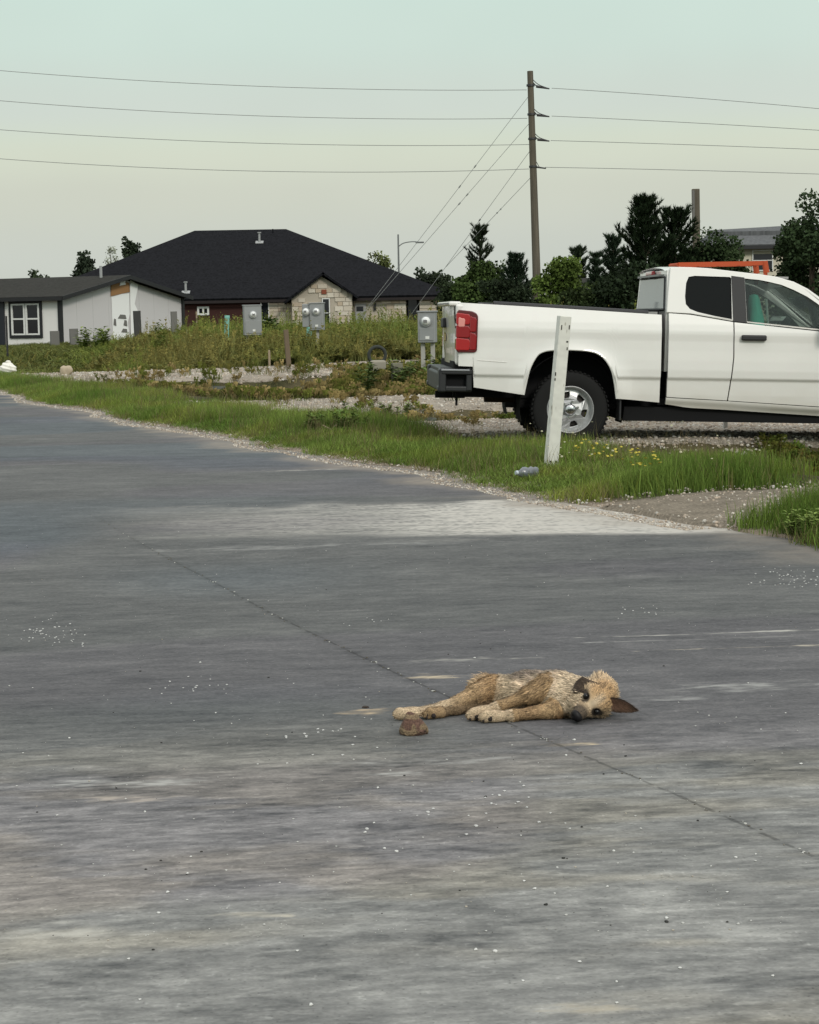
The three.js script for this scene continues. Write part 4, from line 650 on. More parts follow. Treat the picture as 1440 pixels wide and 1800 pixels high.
// ---------------------------------------------------------------- the leaning white post
{
  const p = floorAt(968, 826, 0.03), D = -p.z, t = thing('wooden_post', 'leaning square wooden post painted white at the grassy road edge', 'post', [p.x, land(p.x, p.z), p.z]);
  const h = 268 / FOC * D, w = 0.098;
  const pm = colourMap(256, (a, b) => { const n = wnoise(a * 10, b * 60, 60), m = wnoise(a * 24, b * 24, 24), k = wnoise(a * 5, b * 14, 70); let c = [0.74, 0.735, 0.68]; const s = 0.88 + 0.12 * n; c = c.map((q) => q * s); const peel = ss(0.74, 0.86, m * 0.5 + k * 0.5); c = c.map((q, i) => mix(q, [0.26, 0.23, 0.17][i], peel * 0.75)); const d = ss(0.22, 0.0, b); return c.map((q, i) => mix(q, [0.42, 0.38, 0.27][i], d * 0.45 * (0.4 + n))); });
  const g = new RoundedBoxGeometry(w, h + 0.25, w, 2, 0.006); { const q = g.attributes.position, uv = g.attributes.uv; for (let i = 0; i < q.count; i++) uv.setXY(i, (q.getX(i) + q.getZ(i)) / 0.4 + 0.5, (q.getY(i) + (h + 0.25) / 2) / (h + 0.25)); } g.translate(0, h / 2 - 0.125, 0);
  mesh('timber', g, new THREE.MeshStandardMaterial({ map: pm, roughness: 0.75 }), t);
  const dk = std(0.05, 0.045, 0.04, 0.9);
  for (const [x, y, a, b] of [[-0.03, 0.925, 0.008, 0.04], [0.036, 0.93, 0.008, 0.034], [0.03, 0.835, 0.016, 0.013], [0.034, 0.79, 0.008, 0.024]]) mesh('slot', box(a, b, 0.012, x, h * y, w / 2 - 0.003), dk, t);
  for (const [y, b] of [[0.62, 0.03], [0.585, 0.02]]) mesh('chip', box(0.008, b, 0.01, -w / 2 + 0.004, h * y, w / 2 - 0.002), dk, t);
  for (const [x, b] of [[0.025, 0.02], [-0.02, 0.012]]) mesh('chip', box(0.016, b, 0.01, x, 0.06, w / 2 - 0.002), dk, t);
  t.rotation.order = 'YXZ'; t.rotation.set(0.02, 0.22, -0.098);
}
// ---------------------------------------------------------------- electric meter pedestals
function meterBox(D, px, pyTop, wpx, hpx, legs, label, turn, { second = false, baseY } = {}) {
  const c = at(px, pyTop, D), k = D / FOC, w = wpx * k, h = hpx * k, gy = land(c.x, c.z), t = thing('meter_pedestal', label, 'electric meter', [c.x, gy, c.z], turn, 'electric meter pedestals in the weeds');
  const grey = std(0.27, 0.28, 0.285, 0.6), y = c.y - gy;
  const b = mesh('cabinet', [rbox(w, h, 0.24, 0.02, 0, y - h / 2, 0), rbox(w + 0.03, 0.03, 0.28, 0.008, 0, y + 0.005, 0)], grey, t); mesh('cover', rbox(w - 0.07, h * 0.42, 0.02, 0.008, 0, y - h * 0.72, 0.125), grey, b); mesh('label', box(0.075, 0.055, 0.004, 0.02, y - h * 0.83, 0.138), M.whiteTrim, b);
  const meter = (x) => { const m = new THREE.Group(); m.name = 'meter'; t.add(m); mesh('ring', cyl(0.105, 0.105, 0.05, 24).rotateX(Math.PI / 2).translate(x, y - h * 0.3, 0.14), M.metal, m); mesh('dome', new THREE.SphereGeometry(0.085, 20, 12, 0, Math.PI * 2, 0, Math.PI / 2).rotateX(Math.PI / 2).scale(1, 1, 0.8).translate(x, y - h * 0.3, 0.165), phys(0.75, 0.76, 0.76, { roughness: 0.1, clearcoat: 1 }), m); mesh('dial', box(0.07, 0.05, 0.01, x, y - h * 0.3, 0.235), std(0.2, 0.2, 0.2), m); };
  meter(second ? 0.02 : 0.0);
  if (second) { mesh('side_cabinet', rbox(w * 0.55, h * 0.86, 0.22, 0.02, -w * 0.8, y - h * 0.45, -0.04), grey, t); meter(-w * 0.72); }
  for (const s of legs) mesh('leg', rbox(0.075, y - h + 0.3, 0.075, 0.006, s * w * 0.28, (y - h) / 2 - 0.13, -0.02), std(0.40, 0.39, 0.36, 0.8), t);
  return t;
}
meterBox(37, 751, 548, 31, 54, [-1, 1], 'grey electric meter pedestal with two pale posts just behind the pickup tailgate', -0.18);
meterBox(51, 557, 533, 24, 47, [0], 'grey electric meter pedestal with two dials in front of the stone gable', -0.2, { second: true });
meterBox(54, 443, 537, 31, 52, [-1], 'grey electric meter pedestal beside a dark green weed, left of the stone gable', 0.25);

// ---------------------------------------------------------------- teal pipes, stakes and posts in the weeds
function onLand(px, py) { const d = sight(px, py); let t = 10; for (let i = 0; i < 6000; i++) { const p = camera.position.clone().addScaledVector(d, t); if (p.y < land(p.x, p.z)) return p; t += 0.03; } return camera.position.clone().addScaledVector(d, 60); }
const teal = std(0.22, 0.50, 0.44, 0.5);
{
  let p = onLand(397, 633), k = -p.z / FOC, t = thing('sewer_pipe', 'teal plastic pipe held up on a thin pale stake, left of the other teal pipe', 'pipe', p);
  mesh('stake', rbox(0.05, 38 * k, 0.05, 0.006, 0, 19 * k - 0.1, 0), M.stakeWood, t); const g = new THREE.LatheGeometry([[0.055, 0], [0.066, 0], [0.066, 40 * k], [0.075, 40 * k], [0.075, 45 * k], [0.06, 45 * k], [0.055, 0.1]].map(([a, b]) => new THREE.Vector2(a, b)), 20); mesh('pipe', g.translate(0, 33 * k, 0), teal, t); t.rotation.z = -0.06;
  p = onLand(541, 634); k = -p.z / FOC; t = thing('sewer_pipe', 'leaning teal plastic pipe standing in front of the twin dial meter', 'pipe', p);
  const h = 88 * k; mesh('pipe', new THREE.LatheGeometry([[0.062, -0.2], [0.073, -0.2], [0.073, h], [0.06, h], [0.06, 0.2]].map(([a, b]) => new THREE.Vector2(a, b)), 20), teal, t); mesh('collar', cyl(0.08, 0.08, 0.12, 20, true).translate(0, h - 0.07, 0), teal, t); mesh('stake', rbox(0.04, 0.6, 0.03, 0.004, 0.2, 0.3, 0.04), M.stakeWood, t); t.rotation.z = -0.075;
}
function stake(px, py, hpx, w, lean, name, label, m = M.stakeWood, cap = 0) {
  const p = onLand(px, py), k = -p.z / FOC, t = thing(name, label, name === 'survey_stake' ? 'stake' : 'post', p, 0.3);
  const h = hpx * k, g = rbox(w, h + 0.2, w * 0.8, 0.005, 0, h / 2 - 0.1, 0); mesh('timber', g, m, t);
  if (cap) mesh('tip', new THREE.ConeGeometry(w * 0.7, w, 4).rotateY(Math.PI / 4).translate(0, h + w / 2, 0), m, t); t.rotation.z = lean; return t;
}
stake(508, 646, 66, 0.11, 0.06, 'fence_post', 'weathered brown leaning post between the two teal pipes', std(0.15, 0.115, 0.08));
stake(474, 646, 28, 0.05, 0, 'survey_stake', 'short pale stake beside the far gravel driveway', M.stakeWood, 1);
stake(331, 628, 48, 0.04, 0.02, 'survey_stake', 'thin tan stake standing in the tall weeds left of the first teal pipe', M.stakeWood);
stake(347, 600, 52, 0.07, 0, 'survey_stake', 'pale stake under the small white window of the ranch house', M.stakeWood);
stake(97, 613, 31, 0.36, 0.0, 'fence_post', 'wide grey board standing under the white house wall near the window', M.greyWood);
stake(131, 612, 34, 0.34, 0.01, 'fence_post', 'wide grey board standing right of the black house corner', M.greyWood);
stake(244, 615, 68, 0.26, 0.02, 'fence_post', 'dark narrow board among the tall weeds before the torn gable', std(0.06, 0.06, 0.06));
stake(309, 620, 72, 0.2, 0.02, 'fence_post', 'grey board in the weeds at the right end of the white house', M.greyWood);
stake(14, 634, 78, 0.07, 0.0, 'sign_post', 'thin black post at the left end before the white house', M.blackTrim);
stake(700, 690, 52, 0.19, 0.03, 'concrete_post', 'mossy concrete post in the dark weeds left of the pickup bumper', std(0.2, 0.19, 0.15));
{
  const p = onLand(664, 668), k = -p.z / FOC, t = thing('concrete_marker', 'pale concrete marker with a dark pipe hoop on top, left of the mossy post', 'marker', p, 0.2);
  mesh('block', rbox(0.32, 0.5, 0.3, 0.05, 0, 0.15, 0), std(0.30, 0.28, 0.23), t); mesh('hoop', new THREE.TorusGeometry(0.17, 0.035, 10, 30).translate(0, 0.5, 0), std(0.045, 0.05, 0.045, 0.7), t);
}
// post seen beneath the truck
stake(1275, 757, 22, 0.045, 0, 'survey_stake', 'pale metal stake in the gravel seen beneath the pickup', std(0.5, 0.5, 0.48));
// ---------------------------------------------------------------- culverts under the driveways
function culvert(u, v, r, len, y, label) {
  const [x, z] = xzOf(u, v), t = thing('culvert', label, 'culvert', [x, y, z], Math.atan2(RD[0], RD[1]) * -1);
  const n = 40, pts = []; for (let i = 0; i <= n; i++) pts.push(new THREE.Vector2(r + (i % 2 ? 0.012 : 0), -i / n * len)); const g = new THREE.LatheGeometry(pts, 28).rotateX(Math.PI / 2);
  mesh('pipe', [g], std(0.06, 0.065, 0.055, 0.7, { metalness: 0.2, side: THREE.DoubleSide }), t); mesh('rim', new THREE.TorusGeometry(r, 0.03, 8, 36), std(0.075, 0.08, 0.065, 0.7), t);
}
culvert(23.1, 5.0, 0.33, 8, -0.42, 'dark corrugated culvert mouth half buried in the far grassy bank');
culvert(8.9, 3.9, 0.27, 5, -0.33, 'dark culvert mouth low in the bank left of the pickup wheels');
// ---------------------------------------------------------------- loose things on the ground
function stone(name, label, p, sx, sy, sz, mat, seed, extra) {
  const g = mergeVertices(new THREE.IcosahedronGeometry(0.5, 4).deleteAttribute('uv').deleteAttribute('normal')), q = g.attributes.position;
  for (let i = 0; i < q.count; i++) { const v = V(q.getX(i), q.getY(i), q.getZ(i)); const n = 0.78 + 0.5 * noise(v.x * 3.1 + seed, v.y * 3.1 + v.z * 2.7) + 0.16 * noise(v.x * 9 + seed, v.z * 9 - v.y * 6); v.multiplyScalar(n); if (extra) extra(v); q.setXYZ(i, v.x * sx, Math.max(v.y, -0.36) * sy, v.z * sz); }
  let f = g.toNonIndexed(); f = toCreasedNormals(f, 0.5); f.computeBoundingBox(); f.translate(0, -f.boundingBox.min.y, 0);
  f.setAttribute('uv', new THREE.BufferAttribute(new Float32Array(f.attributes.position.count * 2).map((_, i) => f.attributes.position.array[(i >> 1) * 3 + (i & 1 ? 1 : 0)] * 9), 2));
  const m = mesh(name, f, mat); m.position.copy(p); m.position.y -= 0.004; return tag(m, label, extra === false ? 'rock' : 'rock');
}
{
  const rm = new THREE.MeshStandardMaterial({ roughness: 0.95, map: colourMap(256, (a, b) => { const n = wnoise(a * 7, b * 7, 7), m = wnoise(a * 40, b * 40, 40), s = ss(0.45, 0.6, n); const c = [mix(0.105, 0.17, s), mix(0.058, 0.12, s), mix(0.042, 0.072, s)]; return c.map((q) => q * (0.6 + 0.8 * m)); }), bumpMap: greyMap(256, (a, b) => wnoise(a * 24, b * 24, 24)), bumpScale: 0.004 });
  stone('rock', 'reddish brown pointed rock in front of the dog paws', floorAt(727, 1290), 0.088, 0.07, 0.07, rm, 4, (v) => { const k = 1 - 0.75 * clamp(v.y + 0.15); v.x = v.x * k - 0.12 * clamp(v.y + 0.1); v.z *= k; v.y *= 1.25; });
  stone('rock', 'pale tan lump of rock on the far gravel at the left', onLand(117, 660), 0.28, 0.26, 0.2, std(0.42, 0.35, 0.26), 9);
  stone('rock', 'small dark stone beside the tan stain left of the dog', floorAt(643, 1244), 0.022, 0.012, 0.02, std(0.05, 0.04, 0.035), 12);
}
{
  const p = onLand(14, 657), k = -p.z / FOC, g = mergeVertices(new THREE.SphereGeometry(0.5, 36, 24).deleteAttribute('uv').deleteAttribute('normal')), q = g.attributes.position;
  for (let i = 0; i < q.count; i++) { const v = V(q.getX(i), q.getY(i), q.getZ(i)); const f = 0.85 + 0.22 * noise(v.x * 5 + 3, v.y * 5 + v.z * 4) + 0.06 * Math.sin(v.y * 26 + v.x * 9); q.setXYZ(i, v.x * f * 30 * k * (1.05 - v.y * 0.3), Math.max(v.y, -0.3) * f * 30 * k * 0.85, v.z * f * 24 * k); }
  g.computeVertexNormals(); g.computeBoundingBox(); g.translate(0, -g.boundingBox.min.y - 0.01, 0); const b = thing('plastic_bag', 'stuffed white bag lying at the far left roadside', 'bag', p); mesh('bag_body', g, std(0.78, 0.76, 0.7, 0.6), b); mesh('knot', new THREE.SphereGeometry(0.05, 10, 8).scale(1.3, 0.7, 1).translate(0.02, g.boundingBox.max.y - 0.005, 0), std(0.78, 0.76, 0.7, 0.6), b);
}
{
  const p = onLand(928, 842), t = thing('plastic_bottle', 'crumpled clear plastic bottle in the grass left of the white post', 'bottle', p, 0.5);
  const pr = [[0.0, -0.085], [0.03, -0.083], [0.034, -0.07], [0.031, -0.05], [0.035, -0.03], [0.029, -0.005], [0.034, 0.02], [0.03, 0.05], [0.016, 0.08], [0.013, 0.095], [0, 0.096]].map(([a, b]) => new THREE.Vector2(a, b)), g = new THREE.LatheGeometry(pr, 16).rotateZ(Math.PI / 2), q = g.attributes.position;
  for (let i = 0; i < q.count; i++) { const x = q.getX(i), y = q.getY(i), z = q.getZ(i); q.setY(i, y * (1.1 + 0.5 * noise(x * 60, z * 60)) + 0.05); q.setZ(i, z * (0.9 + 0.5 * noise(x * 50 + 9, y * 50))); } g.computeVertexNormals();
  mesh('bottle_body', g, phys(0.24, 0.26, 0.29, { roughness: 0.2, transmission: 0.4, thickness: 0 }), t); mesh('cap', cyl(0.017, 0.017, 0.02, 12).rotateZ(Math.PI / 2).translate(-0.102, 0.055, 0), std(0.5, 0.55, 0.62, 0.5), t);
}
// ---------------------------------------------------------------- utility pole, wires, guys, street lamp, cut pole
const poleWood = new THREE.MeshStandardMaterial({ roughness: 0.95, map: colourMap(256, (a, b) => { const n = wnoise(a * 40, b * 5, 40), m = wnoise(a * 12, b * 24, 24); const k = 0.6 + 0.5 * n + 0.25 * m; return [0.115 * k, 0.1 * k, 0.075 * k]; }) });
const POLE_D = 89, pTop = at(932, 125, POLE_D), pFoot = (() => { const a = at(945, 535, POLE_D), d = a.clone().sub(pTop); return pTop.clone().addScaledVector(d, (pTop.y + 0.05) / -d.y); })();
const onPole = (py) => { const a = at(935, py, POLE_D); return pTop.clone().lerp(pFoot, (pTop.y - a.y) / (pTop.y - pFoot.y)); };
{
  const t = thing('utility_pole', 'tall brown wooden utility pole rising behind the pickup bed', 'utility pole', pFoot), l = (p) => p.clone().sub(pFoot);
  mesh('shaft', bar(l(pFoot), l(pTop), 0.205, 0.135, 18), poleWood, t);
  const dk = std(0.025, 0.025, 0.028, 0.5);
  [[150, 154], [201, 203], [244, 246], [293, 294]].forEach(([a, b], i) => {
    const p = onPole(a), s = l(p), e = l(at(i < 3 ? 966 : 960, b + 2, POLE_D));
    if (i < 3) { mesh('insulator', [bar(s.clone().add(V(0.12, 0.12, 0)), s.clone().lerp(e, 0.35).add(V(0, -0.02, 0)), 0.022), bar(s.clone().lerp(e, 0.3), e, 0.065, 0.03, 10)], dk, t); mesh('jumper', tube([s.clone().add(V(0.1, 0.25, 0.05)), s.clone().lerp(e, 0.4).add(V(0, 0.1, 0.05)), e], 0.018, 5), dk, t); }
    else mesh('clamp', [bar(s, e, 0.045, 0.03), bar(s.clone().add(V(0.1, 0.3, 0)), s.clone().lerp(e, 0.5), 0.014)], dk, t);
    mesh('bracket', cyl(0.185, 0.19, 0.09, 16).translate(s.x, s.y, s.z), dk, t);
  });
}
{
  const wm = std(0.26, 0.27, 0.265, 0.8), ord = ['topmost', 'second highest', 'third from the top', 'lowest'];
  const para = (pts) => (x) => { const [[x0, y0], [x1, y1], [x2, y2]] = pts; return y0 * (x - x1) * (x - x2) / ((x0 - x1) * (x0 - x2)) + y1 * (x - x0) * (x - x2) / ((x1 - x0) * (x1 - x2)) + y2 * (x - x0) * (x - x1) / ((x2 - x0) * (x2 - x1)); };
  const left = [[[0, 124], [465, 152], [926, 158]], [[0, 177], [465, 204], [927, 208]], [[0, 228], [465, 252], [930, 254]], [[0, 279], [465, 301], [930, 297]]];
  const right = [[[970, 155], [1200, 170.5], [1440, 191]], [[970, 204], [1200, 215], [1440, 229]], [[968, 247], [1200, 254], [1440, 263]], [[958, 294], [1200, 299], [1440, 306]]];
  left.forEach((q, i) => { const f = para(q), a = []; for (let x = q[2][0]; x >= -700; x -= 65) a.push(at(x, f(x), POLE_D)); const m = tag(mesh('power_line', tube(a, 0.0135, 5, a.length * 2), wm), `${ord[i]} of the four wires on the left side of the utility pole`, 'wire', 'wires left of the pole'); delete m.userData.group; });
  right.forEach((q, i) => { const f = para(q), a = []; for (let x = q[0][0]; x <= 2100; x += 65) a.push(at(x, f(x), POLE_D)); tag(mesh('power_line', tube(a, 0.0135, 5, a.length * 2), wm), `${ord[i]} of the four wires on the right side of the utility pole`, 'wire'); });
  const guy = [[[927, 164], [706, 462]], [[928, 212], [712, 468]], [[931, 259], [775, 481]], [[932, 307], [840, 410]]];
  guy.forEach(([a, b], i) => {
    const p = onPole(a[1]), e = at(b[0], b[1], POLE_D + 1.5), d = e.clone().sub(p), g = p.clone().addScaledVector(d, Math.min(1.6, p.y / -d.y));
    const t = thing('guy_wire', `${['highest', 'second highest', 'third', 'lowest'][i]} guy wire slanting down to the left from the utility pole`, 'guy wire', p), l = (q) => q.clone().sub(p);
    mesh('cable', bar(l(p), l(g), 0.011, 0.011, 5), wm, t); for (const k of [0.28 + 0.04 * i, 0.36]) mesh('strain_insulator', bar(l(p.clone().lerp(g, k)), l(p.clone().lerp(g, k + 0.01)), 0.032), wm, t);
  });
}
{
  const D = 172, a = at(700, 412, D), b = at(700, 480, D), t = thing('street_lamp', 'thin street lamp with a curved arm beyond the ranch house roof', 'street lamp', [a.x, 0, a.z]), gm = std(0.16, 0.17, 0.17, 0.5), l = (px, py) => { const p = at(px, py, D); return V(p.x - a.x, p.y, 0); };
  mesh('pole', bar(V(0, 0, 0), V(0, a.y, 0), 0.11, 0.07, 8), gm, t); mesh('arm', tube([l(700, 434), l(708, 428), l(722, 425), l(735, 425)], 0.05, 6), gm, t); mesh('lamp_head', rbox(0.75, 0.14, 0.3, 0.05).translate(...l(738, 426).toArray()), gm, t);
}
{
  const D = 82, a = at(1226, 332, D), t = thing('cut_pole', 'thick square topped brown pole stump above the dark pines', 'pole', [a.x, 0, a.z]);
  mesh('shaft', [rbox(0.31, a.y, 0.26, 0.03, 0, a.y / 2, 0)], poleWood, t); mesh('plank', [rbox(0.1, 1.7, 0.08, 0.01, -0.12, a.y - 0.92, 0.15)], M.greyWood, t); t.rotation.z = 0.012;
}
// ---------------------------------------------------------------- the dog asleep on its side
{
  const O = floorAt(960, 1262), D0 = 6.45;
  const dog = thing('dog', 'tan scruffy dog with dark ears lying on its side on the road', 'dog', [O.x, 0, O.z]);
  // joints: [ax, ay, az, ar, bx, by, bz, br]; +z towards the road user, x to the right
  const bones = [
    [0.135, 0.078, -0.01, 0.052, 0.05, 0.074, -0.075, 0.064],                         // 0 neck
    [0.05, 0.070, -0.075, 0.070, -0.05, 0.066, -0.125, 0.066],                        // 1 chest
    [-0.05, 0.066, -0.125, 0.066, -0.125, 0.056, -0.175, 0.049],                      // 2 loin
    [-0.125, 0.056, -0.175, 0.049, -0.185, 0.058, -0.215, 0.050],                     // 3 rump
    [-0.165, 0.070, -0.19, 0.043, -0.225, 0.063, -0.125, 0.031],                      // 4 upper thigh
    [-0.225, 0.062, -0.125, 0.029, -0.335, 0.033, -0.062, 0.0145],                    // 5 upper shank
    [-0.335, 0.033, -0.062, 0.0145, -0.445, 0.021, -0.02, 0.0145],                    // 6 upper hind foot
    [-0.445, 0.021, -0.02, 0.016, -0.478, 0.021, -0.012, 0.0205],                     // 7 paw
    [-0.17, 0.036, -0.21, 0.034, -0.215, 0.028, -0.13, 0.026],                        // 8 lower thigh
    [-0.215, 0.027, -0.13, 0.024, -0.295, 0.017, -0.075, 0.0145],                     // 9 lower shank
    [-0.295, 0.017, -0.075, 0.0145, -0.35, 0.018, -0.035, 0.0145],                    // 10 foot
    [-0.35, 0.018, -0.035, 0.016, -0.378, 0.019, -0.022, 0.019],                      // 11 paw
    [0.01, 0.097, -0.058, 0.040, -0.052, 0.075, -0.026, 0.027],                       // 12 upper fore arm
    [-0.052, 0.075, -0.026, 0.0245, -0.155, 0.041, -0.002, 0.0155],                   // 13
    [-0.155, 0.041, -0.002, 0.0155, -0.21, 0.026, 0.010, 0.016],                      // 14
    [-0.21, 0.026, 0.010, 0.0165, -0.236, 0.024, 0.017, 0.021],                       // 15 paw
    [0.055, 0.045, -0.04, 0.042, 0.03, 0.030, 0.010, 0.029],                          // 16 lower fore arm
    [0.03, 0.030, 0.010, 0.027, -0.11, 0.019, 0.040, 0.0165],                         // 17
    [-0.11, 0.019, 0.040, 0.0165, -0.17, 0.018, 0.048, 0.0165],                       // 18
    [-0.17, 0.018, 0.048, 0.017, -0.195, 0.021, 0.052, 0.0215],                       // 19 paw
    [-0.185, 0.05, -0.235, 0.026, -0.12, 0.02, -0.36, 0.016],                         // 20 tail, behind the body
    [0.07, 0.05, -0.02, 0.05, 0.10, 0.05, 0.01, 0.046],                               // 21 throat and brisket
  ];
  const toes = [];
  for (const [x, y, z, sx, sy] of [[-0.492, 0.022, -0.006, -1, 0], [-0.392, 0.018, -0.014, -1, 0], [-0.25, 0.021, 0.026, -1, 0], [-0.208, 0.021, 0.06, -1, 0]]) for (let k = 0; k < 4; k++) { const a = (k - 1.5) * 0.62; toes.push([x + (Math.abs(k - 1.5) < 1 ? -0.006 : 0.004), y + 0.0145 * Math.sin(a) * 1.1, z + 0.012 * Math.cos(a) - 0.005 + (k - 1.5) * 0.002, 0.0105]); }
  const capsule = (p, b) => { const dx = b[4] - b[0], dy = b[5] - b[1], dz = b[6] - b[2], px = p[0] - b[0], py = p[1] - b[1], pz = p[2] - b[2]; const t = clamp((px * dx + py * dy + pz * dz) / (dx * dx + dy * dy + dz * dz)); return Math.hypot(px - dx * t, py - dy * t, pz - dz * t) - mix(b[3], b[7], t); };
  const smin = (a, b, k) => { const h = Math.max(k - Math.abs(a - b), 0) / k; return Math.min(a, b) - h * h * k * 0.25; };
  const groups = [[0, 1, 2, 3, 20, 21], [4, 5, 6, 7], [8, 9, 10, 11], [12, 13, 14, 15], [16, 17, 18, 19]];
  const body = (p) => {
    let d = 9; groups.forEach((g, gi) => { let q = 9; for (const i of g) q = smin(q, capsule(p, bones[i]), 0.022); d = smin(d, q, gi === 0 ? 0.02 : p[0] < -0.13 && gi > 0 ? 0.006 : 0.018); });
    for (const t of toes) { const q = Math.hypot(p[0] - t[0], p[1] - t[1], p[2] - t[2]) - t[3]; if (q < 0.05) d = smin(d, q, 0.006); }
    // ribs under thin skin
    if (d < 0.03 && p[0] < 0.06 && p[0] > -0.13 && p[2] < -0.03 && p[1] > 0.05) d += 0.0028 * Math.sin((p[0] * 0.86 - p[2] * 0.5) * 210) * ss(0.06, 0.02, Math.abs(p[0] + 0.04) - 0.03);
    return Math.max(d, -p[1] + 0.001);
  };
  // head in its own axes: f to the nose, u to the crown, r to the dog's side that lies uppermost
  const f = V(-0.56, -0.30, 0.77).normalize(), u0 = V(0.80, 0.55, 0.02), u = u0.clone().addScaledVector(f, -u0.dot(f)).normalize(), r = f.clone().cross(u).normalize(), H = V(0.162, 0.066, 0.024);
  const hw = (R, U, F) => V(H.x + r.x * R + u.x * U + f.x * F, H.y + r.y * R + u.y * U + f.y * F, H.z + r.z * R + u.z * U + f.z * F);
  const hb = [
    [0.005, 0.008, -0.022, 0.041, 0.010, 0.014, 0.006, 0.036], [-0.008, 0.008, -0.022, 0.042, -0.012, 0.014, 0.006, 0.037],                                  // skull (R, U, F)
    [0.026, -0.008, 0.0, 0.034, 0.014, -0.016, 0.03, 0.026], [-0.026, -0.008, 0.0, 0.034, -0.014, -0.016, 0.03, 0.026],   // cheeks
    [0, -0.008, 0.028, 0.030, 0, -0.017, 0.099, 0.0205],                                // muzzle
    [0, -0.024, 0.03, 0.024, 0, -0.034, 0.088, 0.0135],                                // jaw
    [0.022, 0.026, 0.024, 0.018, 0.008, 0.024, 0.036, 0.014], [-0.022, 0.026, 0.024, 0.018, -0.008, 0.024, 0.036, 0.014],  // brows
    [0, -0.01, -0.03, 0.052, 0.0, -0.02, -0.075, 0.05],                                // into the neck
  ];
  const EYE = (s) => [s * 0.0315, 0.014, 0.0445];
  const head = (p) => {
    const dx = p[0] - H.x, dy = p[1] - H.y, dz = p[2] - H.z, q = [dx * r.x + dy * r.y + dz * r.z, dx * u.x + dy * u.y + dz * u.z, dx * f.x + dy * f.y + dz * f.z];
    let d = 9; for (const b of hb) d = smin(d, capsule(q, b), 0.018);
    for (const s of [-1, 1]) { const e = EYE(s), k = Math.hypot(q[0] - e[0], q[1] - e[1], q[2] - e[2] - 0.003) - 0.0098; d = -smin(-d, k, 0.008); }
    if (q[2] > 0.03) d += 0.0035 * Math.exp(-(((q[1] + 0.0275 + (Math.abs(q[0]) - 0.008) * 0.25) / 0.0028) ** 2)) * ss(0.03, 0.05, q[2]);   // mouth line
    return Math.max(d, -p[1] + 0.001);
  };
  // surface nets: one welded skin of a distance field
  function skin(field, lo, hi, cell) {
    const n = [0, 1, 2].map((i) => Math.ceil((hi[i] - lo[i]) / cell) + 1), F = new Float32Array(n[0] * n[1] * n[2]), id = (i, j, k) => i + n[0] * (j + n[1] * k), at3 = (i, j, k) => [lo[0] + i * cell, lo[1] + j * cell, lo[2] + k * cell];
    for (let k = 0; k < n[2]; k++) for (let j = 0; j < n[1]; j++) for (let i = 0; i < n[0]; i++) F[id(i, j, k)] = field(at3(i, j, k));
    const vi = new Int32Array(F.length).fill(-1), pos = [], idx = [];
    for (let k = 0; k < n[2] - 1; k++) for (let j = 0; j < n[1] - 1; j++) for (let i = 0; i < n[0] - 1; i++) {
      let c = 0, x = 0, y = 0, z = 0; const g = (a, b, e) => F[id(i + a, j + b, k + e)];
      const edges = [[0, 0, 0, 1, 0, 0], [0, 1, 0, 1, 1, 0], [0, 0, 1, 1, 0, 1], [0, 1, 1, 1, 1, 1], [0, 0, 0, 0, 1, 0], [1, 0, 0, 1, 1, 0], [0, 0, 1, 0, 1, 1], [1, 0, 1, 1, 1, 1], [0, 0, 0, 0, 0, 1], [1, 0, 0, 1, 0, 1], [0, 1, 0, 0, 1, 1], [1, 1, 0, 1, 1, 1]];
      for (const e of edges) { const a = g(e[0], e[1], e[2]), b = g(e[3], e[4], e[5]); if ((a < 0) !== (b < 0)) { const t = a / (a - b); x += mix(e[0], e[3], t); y += mix(e[1], e[4], t); z += mix(e[2], e[5], t); c++; } }
      if (c) { vi[id(i, j, k)] = pos.length / 3; pos.push(lo[0] + (i + x / c) * cell, lo[1] + (j + y / c) * cell, lo[2] + (k + z / c) * cell); }
    }
    const quad = (a, b, c, d, flip) => { if (a < 0 || b < 0 || c < 0 || d < 0) return; flip ? idx.push(a, c, b, a, d, c) : idx.push(a, b, c, a, c, d); };
    for (let k = 1; k < n[2] - 1; k++) for (let j = 1; j < n[1] - 1; j++) for (let i = 1; i < n[0] - 1; i++) {
      const a = F[id(i, j, k)] < 0;
      if (a !== F[id(i + 1, j, k)] < 0) quad(vi[id(i, j - 1, k - 1)], vi[id(i, j, k - 1)], vi[id(i, j, k)], vi[id(i, j - 1, k)], !a);
      if (a !== F[id(i, j + 1, k)] < 0) quad(vi[id(i - 1, j, k - 1)], vi[id(i - 1, j, k)], vi[id(i, j, k)], vi[id(i, j, k - 1)], !a);
      if (a !== F[id(i, j, k + 1)] < 0) quad(vi[id(i - 1, j - 1, k)], vi[id(i, j - 1, k)], vi[id(i, j, k)], vi[id(i - 1, j, k)], !a);
    }
    const g = new THREE.BufferGeometry(); g.setAttribute('position', new THREE.Float32BufferAttribute(pos, 3)); g.setIndex(idx); g.computeVertexNormals(); return g;
  }
  const gb = skin(body, [-0.54, -0.01, -0.4], [0.21, 0.17, 0.1], 0.0062), gh = skin(head, [0.03, -0.008, -0.09], [0.28, 0.17, 0.16], 0.0042);
  // coat colours, by place on the body
  const local = (x, y, z) => { const dx = x - H.x, dy = y - H.y, dz = z - H.z; return [dx * r.x + dy * r.y + dz * r.z, dx * u.x + dy * u.y + dz * u.z, dx * f.x + dy * f.y + dz * f.z]; };
  const TAN = [0.53, 0.36, 0.195], CREAM = [0.68, 0.56, 0.41], DARK = [0.04, 0.03, 0.023], RUST = [0.50, 0.29, 0.12];
  const m3 = (a, b, t) => [mix(a[0], b[0], t), mix(a[1], b[1], t), mix(a[2], b[2], t)];
